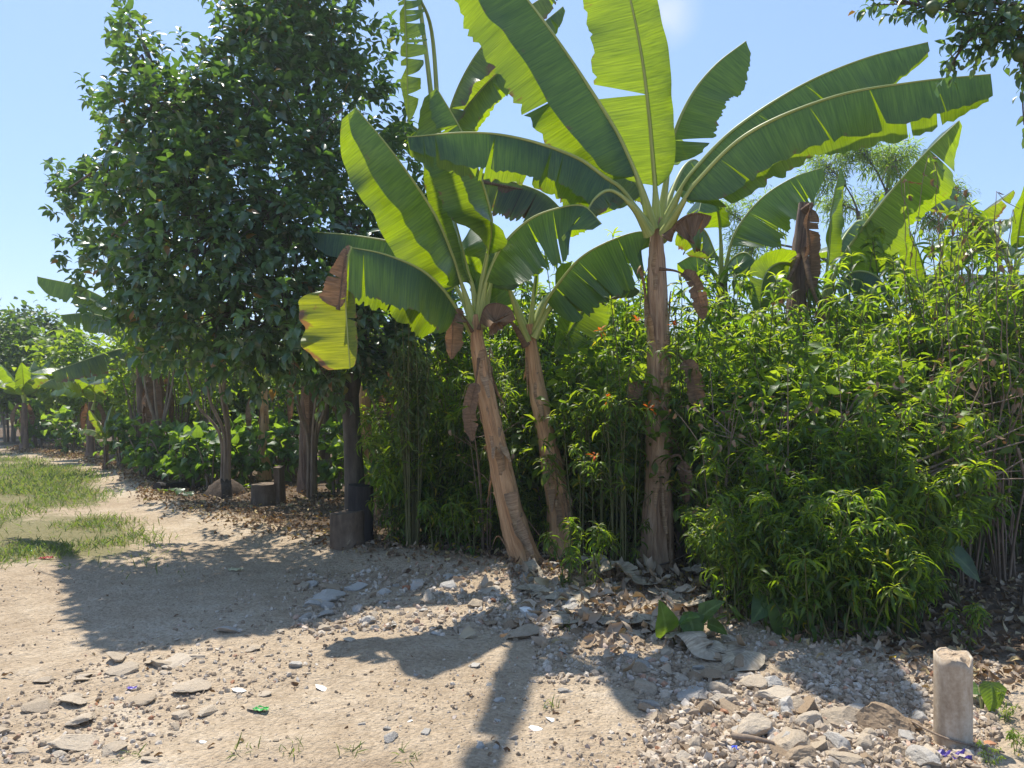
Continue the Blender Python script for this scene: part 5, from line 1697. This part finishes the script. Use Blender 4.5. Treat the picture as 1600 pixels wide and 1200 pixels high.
def branch_thing(name, label, cat, pts_list, mat):
    org = np.asarray(pts_list[0][0][0], float)
    m_ = MB()
    for pts, r0_, r1_ in pts_list:
        path, L = catmull(pts, 12)
        m_.tube(path, np.linspace(r0_, r1_, 12), 7, rough=.2)
    o_ = m_.build(name, mat, None, True, org, org)
    return tag(o_, label, cat)


def gp(px, py, dz=0.0):
    q = G(px, py)
    return np.array([q[0], q[1], q[2] + dz])


branch_thing('charred_log', 'short blackened log lying at the edge of the dirt on the left', 'log', [([gp(245, 772, .05), gp(268, 768, .07), gp(292, 764, .05)], .09, .07)], M['wood_dark'])
branch_thing('fallen_log', 'grey fallen log lying behind the low plants on the left', 'log', [([gp(175, 722, .06), gp(205, 724, .08), (gp(240, 735, .06))], .11, .08)], M['wood_cut'])
branch_thing('dry_stick', 'long thin stick lying against the foot of the round post', 'stick', [([gp(1425, 1135, .05), gp(1470, 1158, .05), gp(1520, 1168, .03), gp(1570, 1178, .02)], .006, .004)], M['twig'])
branch_thing('dry_stick', 'pale stick on the ground right of the tall banana stem', 'stick', [([gp(1020, 905, .05), gp(1050, 898, .1), gp(1085, 890, .14)], .009, .005)], M['twig'])
branch_thing('dry_stick', 'curved bark strip in the rubble left of the large flat chunk', 'stick', [([gp(1145, 1155, .03), gp(1180, 1165, .05), gp(1210, 1170, .04)], .016, .008)], M['twig'])
bl = []
for k in range(7):
    a0, b0 = rng.uniform(1425, 1470), rng.uniform(715, 790)
    bl.append(([P(a0, b0, 5.5), P(a0 + 60, b0 - rng.uniform(15, 45), 5.6), P(a0 + rng.uniform(110, 190), b0 - rng.uniform(30, 95), rng.uniform(5.5, 6.0))], .010, .004))
bl.append(([gp(1600, 960), P(1610, 800, 5.7), P(1590, 700, 5.7)], .02, .012))
branch_thing('dead_branches', 'tangle of bare dead branches sloping up at the right of the thicket', 'branches', bl, M['twig'])

# tall vine stems at the upper right
for px, d, top, lab in [(1500, 6.6, 290, 'tall bare vine stems with curled dry leaves rising left of the right edge'), (1465, 7.0, 250, 'thin bare vine stem arching against the sky'), (1560, 6.2, 270, 'leafy vine stems rising against the sky at the right edge')]:
    x, y = (px - CX) / F * d, d
    org = np.array([x, y, gh(x, y)])
    r = thing('climbing_vine', lab, 'vine', org)
    sb, lb, db = MB(), MB(), MB()
    lv, ld = Leaves(T_OVATE), Leaves(T_DRY)
    for k in range(6):
        t_ = P(px + rng.normal(0, 45), top + rng.uniform(0, 110), d + rng.normal(0, .2))
        mid_ = (org + t_) / 2 + rng.normal(0, .12, 3)
        path, L = catmull([org + rng.normal(0, .08, 3) * np.array([1, 1, 0]), mid_, t_, t_ + np.array([rng.normal(0, .15), 0, -.05])], 30)
        path += rng.normal(0, .012, path.shape)
        sb.tube(path, np.linspace(.008, .0025, 30), 5)
        for q in range(16):
            p_ = path[int(rng.integers(10, 30))]
            if rng.random() < .4:
                ld.add(p_ + rng.normal(0, .02, 3), unit(np.array([rng.normal(), rng.normal(), -1])), rng.uniform(.05, .09), rng.random() * .5, int(rng.integers(3)))
            else:
                lv.add(p_ + rng.normal(0, .02, 3), unit(np.array([rng.normal(), rng.normal(), -.3])), rng.uniform(.06, .1), rng.random(), int(rng.integers(3)))
    lv.flush(lb); ld.flush(db)
    sb.build('stems', M['twig'], r, True, org)
    lb.build('foliage', M['bg'], r, True, org)
    db.build('dry_leaves', M['litter'], r, True, org)

# broad leaved sprouts


def sprout(pts, label, mat='broad', name='broad_leaved_plant'):
    """pts: (base px,py), list of (px,py of leaf base, depth offset, length, direction px dx,dy, droop index)"""
    (bx, by), lvs = pts
    org = gp(bx, by, -.01)
    r = thing(name, label, 'plant', org)
    for (px, py, dd, ln, vx, vy, k) in lvs:
        e = P(px, py, org[1] + dd)
        sb = MB()
        path = bez(org, (org + e) / 2 + np.array([0, .02, .06]), e, 8)
        sb.tube(path, np.linspace(.007, .004, 8), 6)
        m_ = MB()
        D = unit([vx, rng.uniform(-.5, -.1), -vy])
        m_.instances(T_HEART[k], frames([D], up=(0, -.6, 1)) * ln, [e], [rng.random()])
        lf = m_.build('leaf', M[mat], r, True, org)
        sb.build('stalk', M['stem'], r, True, org)
    return r


sprout(((1058, 1005), [(1040, 990, 0, .24, -.1, -1, 0), (1062, 975, .05, .18, .2, -.6, 1), (1075, 960, .02, .22, .25, .7, 1), (1095, 965, .05, .2, .5, -.8, 0), (1105, 975, .05, .15, .9, .1, 1)]), 'bright green heart leaved sprout growing out of the rubble')
sprout(((1535, 1110), [(1548, 1065, 0, .16, -.1, 1, 0), (1530, 1075, .1, .12, -1, -.2, 1)]), 'single bright leaf sprout right of the round post')
sprout(((1500, 960), [(1465, 850, 0, .42, .75, .45, 0), (1440, 835, .1, .4, -.5, -.5, 1), (1490, 830, .2, .4, .3, -.7, 1), (1440, 865, -.1, .34, -.3, .7, 1)]), 'large dark heart leaved plant in the shade behind the post')
sprout(((1520, 880), [(1500, 780, .1, .45, -.8, -.3, 0), (1530, 760, 0, .45, .7, .3, 1), (1590, 640, .2, .45, -.8, .5, 1), (1520, 560, .4, .4, -.6, .3, 1), (1555, 600, .3, .45, .5, .5, 1)]), 'tall dark broad leaved plant among the vines at the right edge')
sprout(((1250, 1000), [(1230, 940, 0, .3, -.2, .9, 1), (1260, 920, .1, .3, .5, .7, 1), (1215, 925, .1, .28, -.8, .4, 1)]), 'dark shaded broad leaved plant under the front of the thicket')
for px, py in [(1268, 970), (1295, 962), (1352, 985), (1378, 985), (1140, 895), (1180, 905), (1110, 880), (1165, 920)]:
    d = 4.9 if px > 1200 else 5.5
    x, y = (px - CX) / F * d, d
    o0 = np.array([x + .05, y + .15, gh(x, y)])
    r = thing('heart_leaf_vine', 'small vine with heart shaped leaves climbing the front of the thicket', 'vine', o0, 'heart leaved vines on the thicket front')
    sb, lb = MB(), MB()
    e = P(px, py - 14, d)
    sb.tube(bez(o0, (o0 + e) / 2 + np.array([.05, 0, .1]), e, 10), .003, 5)
    for i, q in enumerate((1.0, .75)):
        p_ = o0 * (1 - q) + e * q
        lb.instances(T_HEART[1], frames([unit([rng.normal(0, .3), -.35, -1])], up=(0, -1, .3)) * .085, [p_], [rng.random()])
    sb.build('stem', M['stem'], r, True, o0)
    lb.build('leaves', M['broad'], r, True, o0)

# scraps of rubbish


def scrap(px, py, s, col, label, rough=.35, cat='litter', name='plastic_scrap'):
    q = G(px, py)
    n0 = 7
    u_ = np.linspace(-1, 1, n0)
    X, Y = np.meshgrid(u_, u_)
    V_ = np.stack([X * s * (1 + .2 * rng.random(X.shape)), Y * s * .6 * (1 + .3 * rng.random(X.shape)), np.abs(rng.normal(0, .35, X.shape)) * s * .6 + .004], -1)
    m_ = MB()
    m_.grid(V_, np.zeros_like(V_))
    tag(m_.build(name, plain_mat(name + '_colour', col, rough, .5, .15), None, False, (0, 0, 0), (q[0], q[1], q[2] + .004)), label, cat)


scrap(72, 877, .05, (.5, .03, .04), 'small red plastic scrap at the edge of the grass')
scrap(46, 863, .045, (.10, .42, .28), 'small turquoise plastic scrap in the grass edge')
scrap(408, 1117, .032, (.07, .40, .07), 'bright green plastic scrap on the sunlit track')
scrap(1492, 1180, .055, (.055, .03, .2), 'crumpled purple wrapper at the foot of the round post', name='wrapper')
scrap(1145, 1168, .022, (.02, .06, .5), 'tiny blue bottle cap in the rubble', name='bottle_cap')
scrap(205, 1078, .022, (.12, .08, .35), 'tiny violet scrap among the flat slabs')
scrap(368, 895, .05, (.45, .42, .25), 'crumpled yellowish paper in the tree shadow', .8, name='paper_scrap')
